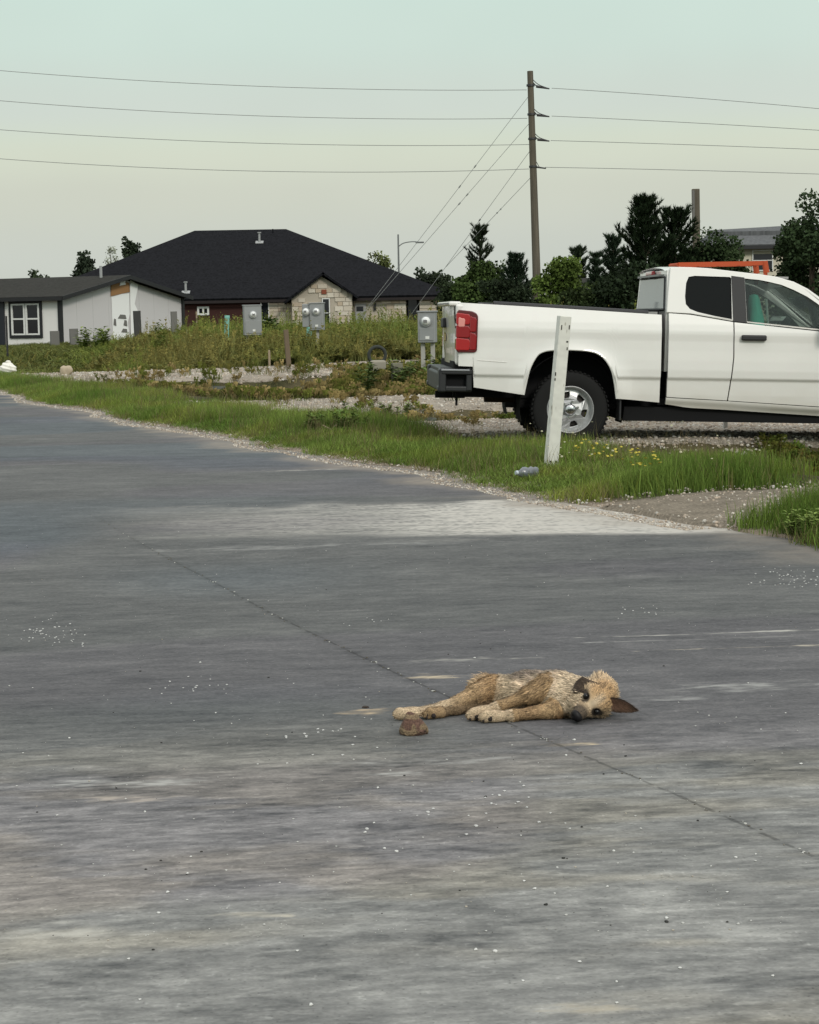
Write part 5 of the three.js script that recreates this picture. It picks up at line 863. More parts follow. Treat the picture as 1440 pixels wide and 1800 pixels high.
  function coatHead(x, y, z) {
    const [R, U, F] = local(x, y, z); let c = m3(m3(TAN, CREAM, 0.35), RUST, ss(0.015, 0.05, U) * 0.65);
    c = m3(c, CREAM, 0.55 * ss(0.0, -0.03, U) * ss(0.08, 0.0, F)); c = m3(c, DARK, 0.45 * ss(0.5, 0.75, noise(R * 160 + 7, F * 45 + U * 60)) * ss(0.02, 0.045, U)); c = m3(c, CREAM, 0.6 * ss(0.022, 0.034, Math.abs(R)) * ss(0.0, -0.03, U)); c = m3(c, CREAM, 0.6 * Math.exp(-((R / 0.014) ** 2)) * ss(-0.0, 0.03, U) * ss(0.0, 0.04, F));
    c = m3(c, DARK, 0.9 * ss(0.058, 0.085, F)); c = m3(c, DARK, 0.9 * ss(-0.016, -0.03, U) * ss(0.035, 0.065, F));
    for (const s of [-1, 1]) { const e = EYE(s); c = m3(c, DARK, 0.95 * ss(0.0235, 0.0155, Math.hypot((R - e[0]) * 0.9, (U - e[1] + 0.003) * 1.1, (F - e[2]) * 0.8))); }
    return c;
  }
  function coatBody(x, y, z) {
    let best = 9, bi = 0; bones.forEach((b, i) => { const d = capsule([x, y, z], b); if (d < best) { best = d; bi = i; } });
    let c = TAN;
    if (bi <= 3) { const up = ss(0.1, 0.128, y) * ss(-0.045, -0.10, z); c = m3(m3(CREAM, TAN, 0.35), [0.10, 0.085, 0.07], 0.85 * up); c = m3(c, RUST, 0.4 * ss(-0.12, -0.17, x)); c = m3(c, CREAM, 0.6 * ss(0.08, 0.03, y)); }
    if (bi === 4 || bi === 5) { c = m3(m3(TAN, RUST, 0.5 * ss(-0.24, -0.18, x)), CREAM, 0.1 + 0.5 * ss(-0.25, -0.36, x)); c = m3(c, [0.17, 0.10, 0.05], 0.75 * ss(0.05, 0.025, y) * ss(-0.36, -0.28, x)); } if (bi === 6 || bi === 7 || bi === 14 || bi === 15 || bi >= 18) c = m3(TAN, CREAM, 0.6);
    if (bi >= 8 && bi <= 11) c = m3(TAN, DARK, bi === 11 ? 0.3 : 0.62); if (bi === 20) c = m3(TAN, DARK, 0.5); if (bi === 12 || bi === 13) c = m3(TAN, [0.2, 0.125, 0.06], 0.25 + 0.4 * noise(x * 60, y * 60)); if (bi === 16 || bi === 17) c = m3(TAN, [0.22, 0.13, 0.065], 0.55 * ss(0.0, -0.04, x) * ss(-0.13, -0.08, x)); if (bi === 1 && y > 0.08) c = m3(c, [0.66, 0.50, 0.40], 0.45 * noise(x * 90, z * 90)); if (bi === 21 || bi === 0) c = m3(CREAM, TAN, 0.25);
    return [c, bi];
  }
  const paint = (g, fn) => { const p = g.attributes.position, c = new Float32Array(p.count * 3); for (let i = 0; i < p.count; i++) { let q = fn(p.getX(i), p.getY(i), p.getZ(i)); if (q[0].length) q = q[0]; const k = 0.8 + 0.25 * noise(p.getX(i) * 90, p.getZ(i) * 90 + p.getY(i) * 60); c[i * 3] = q[0] * k; c[i * 3 + 1] = q[1] * k; c[i * 3 + 2] = q[2] * k; } g.setAttribute('color', new THREE.BufferAttribute(c, 3)); return g; };
  paint(gb, coatBody); paint(gh, coatHead);
  const hide = new THREE.MeshStandardMaterial({ vertexColors: true, roughness: 0.95 });
  mesh('body', mergeGeometries([gb, gh]), hide, dog);
  // fur: short tapered tufts that follow the lie of the coat
  const rnd = rng(31), fp = [], fc = [], fn = [];
  function fur(g, n, coat, flowFn, lenFn, isHead) {
    const m = new THREE.Mesh(g), sm = new MeshSurfaceSampler(m).setRandomGenerator(rnd).build(), p = V(0, 0, 0), nn = V(0, 0, 0);
    for (let i = 0; i < n; i++) {
      sm.sample(p, nn); if (p.y < 0.004 && nn.y < -0.3) continue; let c, bi = 0; const q = coat(p.x, p.y, p.z); if (q[0].length) { c = q[0]; bi = q[1]; } else c = q;
      if (!isHead && head([p.x, p.y, p.z]) < -0.006) continue; if (isHead && body([p.x, p.y, p.z]) < -0.004) continue;
      const guard = rnd() < 0.06, len = lenFn(p, bi) * (0.42 + 0.42 * rnd()) * (guard ? 1.8 : 1); if (len <= 0) continue;
      const clumpA = noise(p.x * 70 + 3, p.z * 70 + p.y * 45), clumpB = noise(p.z * 70 + 8, p.x * 60 - p.y * 70);
      const fl = flowFn(p, bi).clone().addScaledVector(nn, (isHead ? 0.04 + 0.1 * rnd() : 0.1 + 0.14 * rnd()) * (guard ? 1.6 : 1)).add(V(clumpA - 0.5, clumpB - 0.5, 0.5 - clumpA).multiplyScalar(0.4)).add(V(rnd() - 0.5, rnd() - 0.5, rnd() - 0.5).multiplyScalar(0.35)); fl.y -= 0.12; fl.normalize();
      const side = V(0, 0, 0).crossVectors(fl, nn); if (side.lengthSq() < 1e-6) continue; side.normalize().multiplyScalar((0.0005 + 0.0004 * rnd()) * (guard ? 1.6 : 1));
      const jn = V(rnd() - 0.5, rnd() - 0.5, rnd() - 0.5).multiplyScalar(1.1), tip = p.clone().addScaledVector(fl, len), mid = p.clone().addScaledVector(fl, len * 0.5).addScaledVector(nn, len * 0.12); tip.y = Math.max(tip.y, 0.001);
      for (const t of [[p.clone().add(side), p.clone().sub(side), mid.clone().add(side)], [p.clone().sub(side), mid.clone().sub(side), mid.clone().add(side)], [mid.clone().add(side), mid.clone().sub(side), tip]]) { let gn = t[1].clone().sub(t[0]).cross(t[2].clone().sub(t[0])).normalize(); if (gn.dot(nn) < 0) { [t[1], t[2]] = [t[2], t[1]]; gn.negate(); } for (const w of t) { fp.push(w.x, w.y, w.z); fn.push(nn.x + jn.x + gn.x * 0.9, nn.y + jn.y + gn.y * 0.9, nn.z + jn.z + gn.z * 0.9); } }
      const al = p.dot(fl) * 0.82, qx = p.x - fl.x * al, qy = p.y - fl.y * al, qz = p.z - fl.z * al, st = noise(qx * 150 + qz * 90, qy * 150 - qz * 110) * 0.6 + noise(qx * 320 - qz * 150 + 9, qy * 320 + qz * 200) * 0.4, k = (guard ? 0.5 + 0.9 * rnd() : 0.78 + 0.4 * rnd()) * (0.3 + 1.25 * st), w = rnd() < 0.1 ? 0.35 : 1; for (let z = 0; z < 9; z++) fc.push(c[0] * k * w, c[1] * k * w, c[2] * k * w);
    }
  }
  const dirs = bones.map((b) => V(b[4] - b[0], b[5] - b[1], b[6] - b[2]).normalize());
  fur(gb, 95000, coatBody, (p, bi) => dirs[bi], (p, bi) => bi <= 3 ? 0.018 + 0.010 * ss(-0.1, -0.2, p.x) : [7, 11, 15, 19].includes(bi) ? 0.006 : bi === 21 ? 0.024 : bi === 4 || bi === 12 ? 0.02 : 0.011, false);
  fur(gh, 36000, coatHead, (p) => { const [R, U, F] = local(p.x, p.y, p.z); return f.clone().multiplyScalar(-1).addScaledVector(u, clamp(U * 9, -0.5, 0.5)).addScaledVector(r, clamp(R * 14, -0.7, 0.7)); }, (p) => { const [R, U, F] = local(p.x, p.y, p.z); for (const s of [-1, 1]) { const e = EYE(s); if (Math.hypot(R - e[0], U - e[1], F - e[2]) < 0.0165) return 0; } return F > 0.106 ? 0 : mix(0.009, 0.004, ss(0.0, 0.08, F)) + 0.012 * ss(0.024, 0.04, Math.abs(R)) * ss(0.03, -0.01, U) ; }, true);
  const fg = new THREE.BufferGeometry(); fg.setAttribute('position', new THREE.Float32BufferAttribute(fp, 3)); fg.setAttribute('color', new THREE.Float32BufferAttribute(fc, 3)); fg.setAttribute('normal', new THREE.Float32BufferAttribute(fn, 3)); fg.normalizeNormals();
  const fm = mesh('fur', fg, new THREE.MeshStandardMaterial({ vertexColors: true, roughness: 0.85, side: THREE.DoubleSide }), dog); fm.userData.kind = 'stuff';
  // eyes, nose, ears, pads
  const black = phys(0.006, 0.005, 0.005, { roughness: 0.3, clearcoat: 0.3, specularIntensity: 0.5 }), wet = phys(0.007, 0.006, 0.007, { roughness: 0.5, specularIntensity: 0.5 });
  for (const s of [-1, 1]) { const e = EYE(s), p = hw(e[0], e[1], e[2] + 0.0005); mesh('eye', new THREE.SphereGeometry(0.0098, 18, 14).translate(p.x, p.y, p.z), black, dog); }
  {
    const g = mergeVertices(new THREE.SphereGeometry(0.0205, 24, 18).deleteAttribute('uv').deleteAttribute('normal')), q = g.attributes.position;
    for (let i = 0; i < q.count; i++) { let R = q.getX(i), U = q.getY(i), F = q.getZ(i); R *= 1 + U * 14; F *= 0.72; U *= 0.86; for (const s of [-1, 1]) { const d = Math.hypot(R - s * 0.0085, U + 0.002); if (F > 0) F -= 0.006 * Math.exp(-((d / 0.0038) ** 2)); } if (F > 0) F -= 0.002 * Math.exp(-((R / 0.0014) ** 2)) * ss(0.002, -0.004, U); const p = hw(R, U - 0.009, F + 0.116); q.setXYZ(i, p.x, p.y, p.z); }
    g.computeVertexNormals(); mesh('nose', g, wet, dog);
  }
  function ear(base, tip, across, curl, cols, label) {                                // a folded flap with thickness and short hair
    const pos = [], idx = [], col = [], nu = 12, nv = 8, ax = tip.clone().sub(base), nrm = ax.clone().cross(across).normalize();
    for (const lay of [0, 1]) for (let i = 0; i <= nu; i++) for (let j = 0; j <= nv; j++) {
      const t = i / nu, s = j / nv * 2 - 1, w = Math.pow(Math.sin(Math.PI * Math.min(1, 0.34 + t * 0.66)), 0.7) * (1 - 0.2 * t), p = base.clone().addScaledVector(ax, t).addScaledVector(across, s * w).addScaledVector(nrm, curl * (Math.sin(t * 2.2) * 0.8 - 0.55 * s * s * (1 - 0.4 * t)) + (lay ? -0.0028 : 0.0028) * (1 - Math.abs(s) ** 4) * (1 - t ** 6));
      p.y = Math.max(p.y, 0.002 + (lay ? 0 : 0.002)); pos.push(p.x, p.y, p.z); const e = ss(0.55, 1, Math.max(Math.abs(s), t)), c = m3(cols[lay], DARK, e * 0.8), k = 0.75 + 0.5 * noise(i * 1.7 + lay * 40, j * 2.1); col.push(c[0] * k, c[1] * k, c[2] * k);
    }
    const L = (nu + 1) * (nv + 1); for (const lay of [0, 1]) for (let i = 0; i < nu; i++) for (let j = 0; j < nv; j++) { const a = lay * L + i * (nv + 1) + j, b = a + nv + 1; lay ? idx.push(a, a + 1, b + 1, a, b + 1, b) : idx.push(a, b + 1, a + 1, a, b, b + 1); }
    const g = new THREE.BufferGeometry(); g.setAttribute('position', new THREE.Float32BufferAttribute(pos, 3)); g.setAttribute('color', new THREE.Float32BufferAttribute(col, 3)); g.setIndex(idx); g.computeVertexNormals();
    const m = mesh('ear', g, new THREE.MeshStandardMaterial({ vertexColors: true, roughness: 0.9, side: THREE.DoubleSide }), dog); m.userData.label = label;
    const q = [], qc = [], sm = new MeshSurfaceSampler(new THREE.Mesh(g)).setRandomGenerator(rnd).build(), p = V(0, 0, 0), n = V(0, 0, 0), cc = new THREE.Color(), dir = ax.clone().normalize();
    for (let i = 0; i < 1500; i++) { sm.sample(p, n, cc); const fl = dir.clone().addScaledVector(n, 0.35).add(V(rnd() - 0.5, rnd() - 0.5, rnd() - 0.5).multiplyScalar(0.7)).normalize(), sd = fl.clone().cross(n).normalize().multiplyScalar(0.0009), t = p.clone().addScaledVector(fl, 0.006 + 0.006 * rnd()); t.y = Math.max(t.y, 0.001); for (const w of [p.clone().add(sd), p.clone().sub(sd), t]) q.push(w.x, w.y, w.z); const k = 0.6 + 0.8 * rnd(); for (let z = 0; z < 3; z++) qc.push(cc.r * k, cc.g * k, cc.b * k); }
    const h = new THREE.BufferGeometry(); h.setAttribute('position', new THREE.Float32BufferAttribute(q, 3)); h.setAttribute('color', new THREE.Float32BufferAttribute(qc, 3)); h.computeVertexNormals(); mesh('fur', h, fm.material, m).userData.kind = 'stuff';
  }
  const BR = [0.075, 0.052, 0.036], PK = [0.26, 0.15, 0.10];
  { const b = V(0.147, 0.128, 0.022), t = V(0.092, 0.098, 0.048); ear(b, t, V(0.027, -0.010, 0.012), -0.010, [BR, BR], 'dark folded ear, uppermost'); }
  { const b = hw(-0.040, 0.038, -0.012), t = b.clone().add(V(0.082, -0.026, 0.012)); ear(b, t, V(-0.12, 0.72, 0.42).normalize().multiplyScalar(0.034), -0.012, [PK, PK], 'dark edged ear spread on the ground'); }
  const pad = std(0.035, 0.028, 0.026, 0.8);
  for (const [x, y, z, s] of [[-0.205, 0.016, 0.066, 1], [-0.247, 0.014, 0.034, 0.9], [-0.39, 0.014, -0.004, 0.9]]) { const gs = [new THREE.SphereGeometry(0.0105 * s, 12, 8).scale(0.8, 0.9, 0.6).translate(x + 0.016, y + 0.0, z + 0.004)]; for (let k = 0; k < 3; k++) gs.push(new THREE.SphereGeometry(0.0062 * s, 10, 8).scale(0.7, 1, 0.7).translate(x - 0.007 + 0.002 * k, y - 0.006 + k * 0.0105, z + 0.006 - 0.002 * k)); mesh('paw_pad', gs, pad, dog); }
}
// ---------------------------------------------------------------- gravel, pebbles, grass and weeds (nobody could count these)
const dummy = new THREE.Object3D();
function scatter(name, label, category, geo, mat, list) {                              // list of [x, y, z, yaw, scale, scaleY, colour, tilt]
  const m = new THREE.InstancedMesh(geo, mat, list.length); m.name = numbered(name); m.castShadow = m.receiveShadow = true; const c = new THREE.Color();
  list.forEach(([x, y, z, a, s, sy, col, tilt = 0], i) => { dummy.position.set(x, y, z); dummy.rotation.set(tilt, a, tilt * 0.6); dummy.scale.set(s, sy, s); dummy.updateMatrix(); m.setMatrixAt(i, dummy.matrix); m.setColorAt(i, c.setRGB(...col)); });
  m.instanceMatrix.needsUpdate = true; scene.add(m); return tag(m, label, category, null, 'stuff');
}
function pebbleGeo(seed) { const g = mergeVertices(new THREE.IcosahedronGeometry(0.5, 1).deleteAttribute('uv').deleteAttribute('normal')), q = g.attributes.position; for (let i = 0; i < q.count; i++) { const k = 0.7 + 0.6 * noise(q.getX(i) * 2.4 + seed, q.getY(i) * 2.4 + q.getZ(i) * 3); q.setXYZ(i, q.getX(i) * k, q.getY(i) * k * 0.7, q.getZ(i) * k); } const f = g.toNonIndexed(); f.computeVertexNormals(); return f; }
const pebbleMat = std(1, 1, 1, 0.9);
{
  const r = rng(101), L = [];
  const tones = [[0.42, 0.365, 0.30], [0.48, 0.44, 0.385], [0.34, 0.28, 0.22], [0.50, 0.475, 0.43], [0.26, 0.22, 0.185], [0.40, 0.33, 0.265]];
  DRIVES.forEach((d, di) => { const n = [15000, 7000, 3200, 1500][di], vMax = [11, 12, 10, 2.6][di]; for (let i = 0; i < n; i++) { const v = mix(d.v0 - 0.3, vMax, r()), u = mix(d.u0 - 0.35, d.u1 + 0.35, r()), [x, z] = xzOf(u, v); const s = di === 3 ? 0.009 + 0.018 * r() ** 3 : (di === 2 ? 0.03 : 0.014) + 0.03 * r() ** 3, k = 0.8 + 0.4 * r(), c = tones[Math.floor(r() * 6)]; L.push([x, land(x, z) + 0.016 + s * 0.1, z, r() * 6, s, s, c.map((q) => q * k), r()]); } });
  for (let i = 0; i < 9000; i++) { const u = -4.5 + 34 * r() ** 1.3, e = -0.16 + 0.5 * r() * r(), v = edge(u) + e, [x, z] = xzOf(u, v), s = 0.006 + 0.016 * r() ** 2.5, k = 0.75 + 0.5 * r(); L.push([x, Math.max(land(x, z), e < 0.02 ? 0 : -1) + s * 0.15, z, r() * 6, s, s, tones[Math.floor(r() * 6)].map((q) => q * k), r()]); }
  scatter('gravel', 'loose tan gravel on the driveways and along the pavement edge', 'gravel', pebbleGeo(3), pebbleMat, L);
}
{
  const r = rng(202), L = [];
  const put = (x, z, s, c) => L.push([x, s * 0.18, z, r() * 6, s, s * (0.6 + 0.4 * r()), c, 0]);
  for (let i = 0; i < 950; i++) { const D = 4.1 + 10 * r() ** 1.6, x = (r() * 2 - 1) * 0.24 * D, w = r(); if (vOf(x, -D) > 0) continue; put(x, -D, 0.0025 + 0.0048 * r() ** 4, w < 0.7 ? [0.46, 0.46, 0.44] : w < 0.87 ? [0.05, 0.048, 0.045] : [0.4, 0.36, 0.3]); }
  for (let i = 0; i < 80; i++) { const p = floorAt(720 + (r() - 0.5) * 1440, 1150 + 620 * r()); put(p.x, p.z, 0.0055 + 0.0045 * r() ** 2, r() < 0.72 ? [0.58, 0.58, 0.56] : [0.04, 0.04, 0.038]); }
  for (const [cx, cy, n, sx, sy] of [[85, 1108, 34, 50, 26], [120, 1130, 14, 40, 16], [345, 1210, 14, 90, 24], [560, 1290, 16, 80, 40], [650, 1090, 6, 60, 14], [1120, 1075, 12, 70, 14], [1400, 1015, 60, 90, 22], [880, 1395, 10, 80, 30], [820, 1440, 14, 200, 40]]) for (let i = 0; i < n; i++) { const p = floorAt(cx + (r() + r() - 1) * sx, cy + (r() + r() - 1) * sy); put(p.x, p.z, 0.0045 + 0.006 * r(), [0.5, 0.5, 0.49]); }
  for (let i = 0; i < JOINT.length - 3; i++) for (let k = 0; k < 15; k++) { const p = JOINT[i].clone().lerp(JOINT[i + 1], r()); put(p.x + (r() - 0.5) * 0.03, p.z + (r() - 0.5) * 0.03, 0.004 + 0.006 * r() ** 2, r() < 0.3 ? [0.45, 0.45, 0.42] : [0.12, 0.11, 0.09]); }
  scatter('pebbles', 'small white and dark pebbles strewn over the road', 'pebbles', pebbleGeo(8), pebbleMat, L);
}
// a tuft of bent blades; colours per blade vary a little, the instance colour does the rest
function tuft(seed, n, h, w, spread, bend, heads) {
  const r = rng(seed), pos = [], col = [];
  for (let i = 0; i < n; i++) {
    const a = r() * 6.28, d = spread * Math.sqrt(r()), x = Math.cos(a) * d, z = Math.sin(a) * d, hh = h * (0.5 + 0.6 * r()), la = r() * 6.28, b = bend * hh * (0.3 + r()), ww = w * (0.6 + 0.7 * r()), ta = r() * 3.14, sx = Math.cos(ta) * ww / 2, sz = Math.sin(ta) * ww / 2;
    const P = (t) => [x + Math.cos(la) * b * t * t, hh * t * (1 - 0.25 * bend * t), z + Math.sin(la) * b * t * t], pts = [0, 0.4, 0.75, 1].map(P), ws = [1, 0.85, 0.55, 0];
    const dry = r() < 0.1, k = 0.75 + 0.5 * r(), c = dry ? [1.55 * k, 1.25 * k, 1.15 * k] : [k, k, k];
    const tri = (...q) => { for (const [p, s, w2] of q) { pos.push(p[0] + sx * s * w2, p[1], p[2] + sz * s * w2); col.push(...c); } };
    for (let s = 0; s < 3; s++) { tri([pts[s], 1, ws[s]], [pts[s], -1, ws[s]], [pts[s + 1], 1, ws[s + 1]]); if (ws[s + 1]) tri([pts[s], -1, ws[s]], [pts[s + 1], -1, ws[s + 1]], [pts[s + 1], 1, ws[s + 1]]); }
    if (heads && i % heads === 0) for (let j = 0; j < 22; j++) { const t = 0.55 + 0.5 * r(), p = P(t), q = 0.016 + 0.016 * r(), o = () => (r() - 0.5) * 0.07; const a1 = [p[0] + o(), p[1] + o(), p[2] + o()]; const cc = [1.1 * k, 0.94 * k, 0.82 * k]; for (const v of [[0, 0, 0], [q, q * 1.5, o() * 0.3], [-q * 0.6, q * 1.7, o()]]) { pos.push(a1[0] + v[0], a1[1] + v[1], a1[2] + v[2]); col.push(...cc); } }
  }
  const g = new THREE.BufferGeometry(); g.setAttribute('position', new THREE.Float32BufferAttribute(pos, 3)); g.setAttribute('color', new THREE.Float32BufferAttribute(col, 3)); g.computeVertexNormals(); return g;
}
// a leafy weed: stalks with many small leaves
function weed(seed, stalks, h, leaf, nLeaf, spread) {
  const r = rng(seed), pos = [], col = [];
  for (let i = 0; i < stalks; i++) {
    const a = r() * 6.28, hh = h * (0.6 + 0.5 * r()), lx = Math.cos(a) * spread, lz = Math.sin(a) * spread, P = (t) => [lx * (0.2 + t * r() * 0.9), hh * t, lz * (0.2 + t)];
    for (let s = 0; s < 4; s++) { const p = P(s / 4), q = P((s + 1) / 4); for (const v of [[p, 0.006], [p, -0.006], [q, 0.005]]) { pos.push(v[0][0] + v[1], v[0][1], v[0][2]); col.push(0.8, 0.7, 0.6); } }
    for (let j = 0; j < nLeaf; j++) { const t = 0.1 + 0.95 * r(), p = P(t), b = r() * 6.28, l = leaf * (0.5 + 0.8 * r()), up = (r() - 0.3) * l, w = l * 0.32, k = 0.7 + 0.6 * r(), dx = Math.cos(b), dz = Math.sin(b); const A = p, B = [p[0] + dx * l * 0.5 - dz * w, p[1] + up * 0.6, p[2] + dz * l * 0.5 + dx * w], C = [p[0] + dx * l, p[1] + up * 0.7, p[2] + dz * l], E = [p[0] + dx * l * 0.5 + dz * w, p[1] + up * 0.6, p[2] + dz * l * 0.5 - dx * w]; for (const v of [A, B, C, A, C, E]) { pos.push(...v); col.push(k, k, k * 0.9); } }
  }
  const g = new THREE.BufferGeometry(); g.setAttribute('position', new THREE.Float32BufferAttribute(pos, 3)); g.setAttribute('color', new THREE.Float32BufferAttribute(col, 3)); g.computeVertexNormals(); return g;
}
const leafMat = () => new THREE.MeshPhysicalMaterial({ vertexColors: true, roughness: 0.85, specularIntensity: 0.2, side: THREE.DoubleSide });
const truckInv = truck.matrixWorld.clone().invert();
const blocked = (x, z) => { const q = V(x, 0.1, z).applyMatrix4(truckInv); for (const wx of [0.02, 3.28]) for (const s of [-0.8, 0.8]) if (Math.abs(q.x - wx) < 0.3 && Math.abs(q.z - s) < 0.16) return true; return false; };
const inView = (x, z, m = 1.15) => { const D = -z; return D > 8 && Math.abs(x) < 0.2118 * D * m + 0.8; };
{
  const r = rng(303), A = [], B = [], G1 = [0.088, 0.145, 0.026], G2 = [0.155, 0.215, 0.046], DRY = [0.16, 0.145, 0.065];
  // green verge between the pavement and the gravel
  for (let i = 0; i < 130000 && A.length + B.length < 30000; i++) {
    const u = -6 + 42 * r() ** 1.75, v = 0.04 + 3.6 * r(), e = v - edge(u), [x, z] = xzOf(u, v); if (e < 0.03 || !inView(x, z) || blocked(x, z)) continue;
    let dens = ss(0.0, 0.35, e + 0.3 * (noise(u * 2, v * 2) - 0.4)) * ss(2.5, 1.7, v + 0.9 * (noise(u * 0.8, v) - 0.5));
    if (drive(u, v) && v > 0) dens *= u < -2.9 && u > -4.5 ? 0.02 : v < 2.5 ? 0.22 : 0.03;
    if (u < -2.7 && u > -4.5) dens *= ss(0.5, 0.15, Math.min(Math.abs(u + 2.7), 3)) * 0.15;
    if (r() > dens) continue; const t = fbm(x * 0.8 + 5, z * 0.8), k = 0.8 + 0.45 * r(); let c = [0, 1, 2].map((q) => mix(G1[q], G2[q], clamp(t * 2.4 - 0.7)) * k); const ol = ss(0.48, 0.7, noise(x * 1.7 + 20, z * 1.7)); c = [c[0] * (1 + 0.2 * ol), c[1] * (1 + 0.05 * ol), c[2]]; if (r() < 0.12 * ol) c = DRY; if (r() < 0.05 + 0.3 * ss(0.2, 0.05, e)) c = DRY.map((q) => q * k);
    const tall = 0.86 * mix(0.55, 1, ss(0.05, 0.7, e)) * mix(0.65, 1.3, ss(0.45, 0.62, noise(x * 0.9 + 4, z * 0.9))) * mix(1, 1.45, ss(0.6, 2, x) * ss(-15.5, -14, z));
    (r() < 0.5 ? A : B).push([x, land(x, z) - 0.01, z, r() * 6.28, 1, tall, c, 0]);
  }
  { const S = []; for (let i = 0; i < 2600; i++) { const u = -3 + 34 * r() ** 1.5, v = 0.3 + 2.6 * r(), [x, z] = xzOf(u, v); if (drive(u, v) && r() < 0.85) continue; if (u < -2.6 || !inView(x, z) || noise(x * 1.3 + 7, z * 1.3) < 0.42) continue; const k = 0.7 + 0.6 * r(); S.push([x, land(x, z), z, r() * 6.28, 1, 0.7 + 0.8 * r(), r() < 0.6 ? [0.2 * k, 0.165 * k, 0.085 * k] : [0.12 * k, 0.11 * k, 0.05 * k], 0.1 * (r() - 0.5)]); } scatter('dry_stalks', 'dry tan stalks and seed heads standing in the verge', 'weeds', tuft(9, 3, 0.26, 0.004, 0.06, 0.3), leafMat(), S); }
  scatter('grass', 'green grass verge between the road and the gravel driveways', 'grass', tuft(1, 11, 0.15, 0.0055, 0.07, 0.55), leafMat(), A);
  scatter('grass', 'long thin seed grass mixed through the green verge', 'grass', tuft(2, 9, 0.18, 0.0045, 0.08, 0.35), leafMat(), B);
}
{
  const r = rng(404), A = [], C1 = [0.135, 0.145, 0.044], C2 = [0.21, 0.19, 0.09], C3 = [0.095, 0.125, 0.03];
  // brownish bank and ditch grass between the driveways
  for (let i = 0; i < 60000 && A.length < 11000; i++) { const u = 5 + 24 * r(), v = 2.6 + 13 * r(), [x, z] = xzOf(u, v); if (!inView(x, z, 1.05) || blocked(x, z)) continue; let dens = 0.9; if (drive(u, v)) dens = 0.012; else if (u > 6.9 && u < 9.8) dens = 0.03; else if (u < 7) dens = 0.2; else if (u > 22.6 && u < 24.6) dens = 0.06; else if (u > 20.5 && u < 22.7) dens = 0.35; else if (v < 3.2) dens = 0.5; if (r() > dens) continue; const t = fbm(x * 0.35, z * 0.35), k = 0.75 + 0.5 * r(), q = r() < 0.35 ? C3 : t < 0.46 ? C1 : C2; A.push([x, land(x, z) - 0.01, z, r() * 6.28, 1, (0.5 + 0.9 * noise(x * 0.7, z * 0.7) + 0.2 * r()) * (u < 9.8 ? 0.6 : 0.95), q.map((w) => w * k), 0]); }
  // thin strips beside and behind the pickup
  for (let i = 0; i < 900; i++) { const u = 6.2 + 2.5 * r(), v = 3.5 + 9 * r(), [x, z] = xzOf(u, v); if (blocked(x, z) || noise(x * 1.5, z * 1.5) < 0.5) continue; A.push([x, land(x, z), z, r() * 6.28, 0.8, 0.3 + 0.3 * r(), C3.map((w) => w * (0.8 + 0.4 * r())), 0]); }
  for (let i = 0; i < 420; i++) { const p = floorAt(mix(1345, 1480, r()), mix(778, 796, r())); A.push([p.x, land(p.x, p.z), p.z, r() * 6.28, 0.7, 0.3 + 0.3 * r(), C3.map((w) => w * (0.8 + 0.4 * r())), 0]); }
  scatter('bank_grass', 'dry brownish green grass on the banks between the driveways', 'grass', tuft(3, 18, 0.2, 0.012, 0.12, 0.6, 6), leafMat(), A);
}
{
  const r = rng(505), A = [], B = [];
  // tall seedy weeds on the lots beyond
  for (let i = 0; i < 70000 && A.length + B.length < 17000; i++) {
    const u = 30.5 + 34 * r() ** 1.3, v = -2 + 26 * r(), [x, z] = xzOf(u, v); if (v < 2.4 + 2.5 * ss(40, 60, u) || !inView(x, z, 1.05)) continue;
    if (u < 31.8) continue; const px = 720 + x / -z * FOC; if (px < 135 && u > 33 && r() < 0.5) continue; let tall = 0.84 * mix(0.2, 1, ss(90, 330, px + 40 * (noise(u * 0.7, v * 0.7) - 0.5))); if (drive(u, v)) continue; tall *= mix(0.65, 1.12, noise(x * 0.5, z * 0.5)) * ss(30.4, 34, u) * 0.75 + 0.2; tall *= 0.6 + 0.75 * r() * r();
    if (-z > 70 && px < 330) tall *= 0.75; const k = 0.75 + 0.5 * r(); const red = ss(0.45, 0.65, noise(x * 0.35 + 9, z * 0.3)), c = [mix(0.15, 0.185, red), mix(0.2, 0.19, red), mix(0.052, 0.066, red)].map((q) => q * k);
    (r() < 0.86 ? A : B).push([x, land(x, z) - 0.02, z, r() * 6.28, 1, tall * (r() < 0.08 ? 1.5 : 1), c, 0]);
  }
  scatter('tall_weeds', 'tall reddish green weeds with brown seed heads before the houses', 'weeds', tuft(4, 20, 1.0, 0.018, 0.22, 0.22, 5), leafMat(), A);
  scatter('tall_weeds', 'leafy green undergrowth among the tall weeds', 'weeds', weed(5, 8, 0.85, 0.13, 30, 0.18), leafMat(), B);
}
{
  const r = rng(606), A = [];
  for (let i = 0; i < 17000; i++) { const D = 62 + 75 * r(), x = (r() * 2 - 1) * 0.24 * D, k = 0.7 + 0.6 * r(); A.push([x, land(x, -D) - 0.02, -D, r() * 6.28, 2.2, (0.6 + 0.8 * noise(x * 0.2, D * 0.2)) * mix(0.4, 1, ss(-0.155, -0.1, x / D)), [0.11 * k, 0.125 * k, 0.038 * k], 0]); }
  scatter('lot_grass', 'rough far grass around the houses', 'grass', tuft(6, 18, 0.5, 0.022, 0.3, 0.3), leafMat(), A);
}
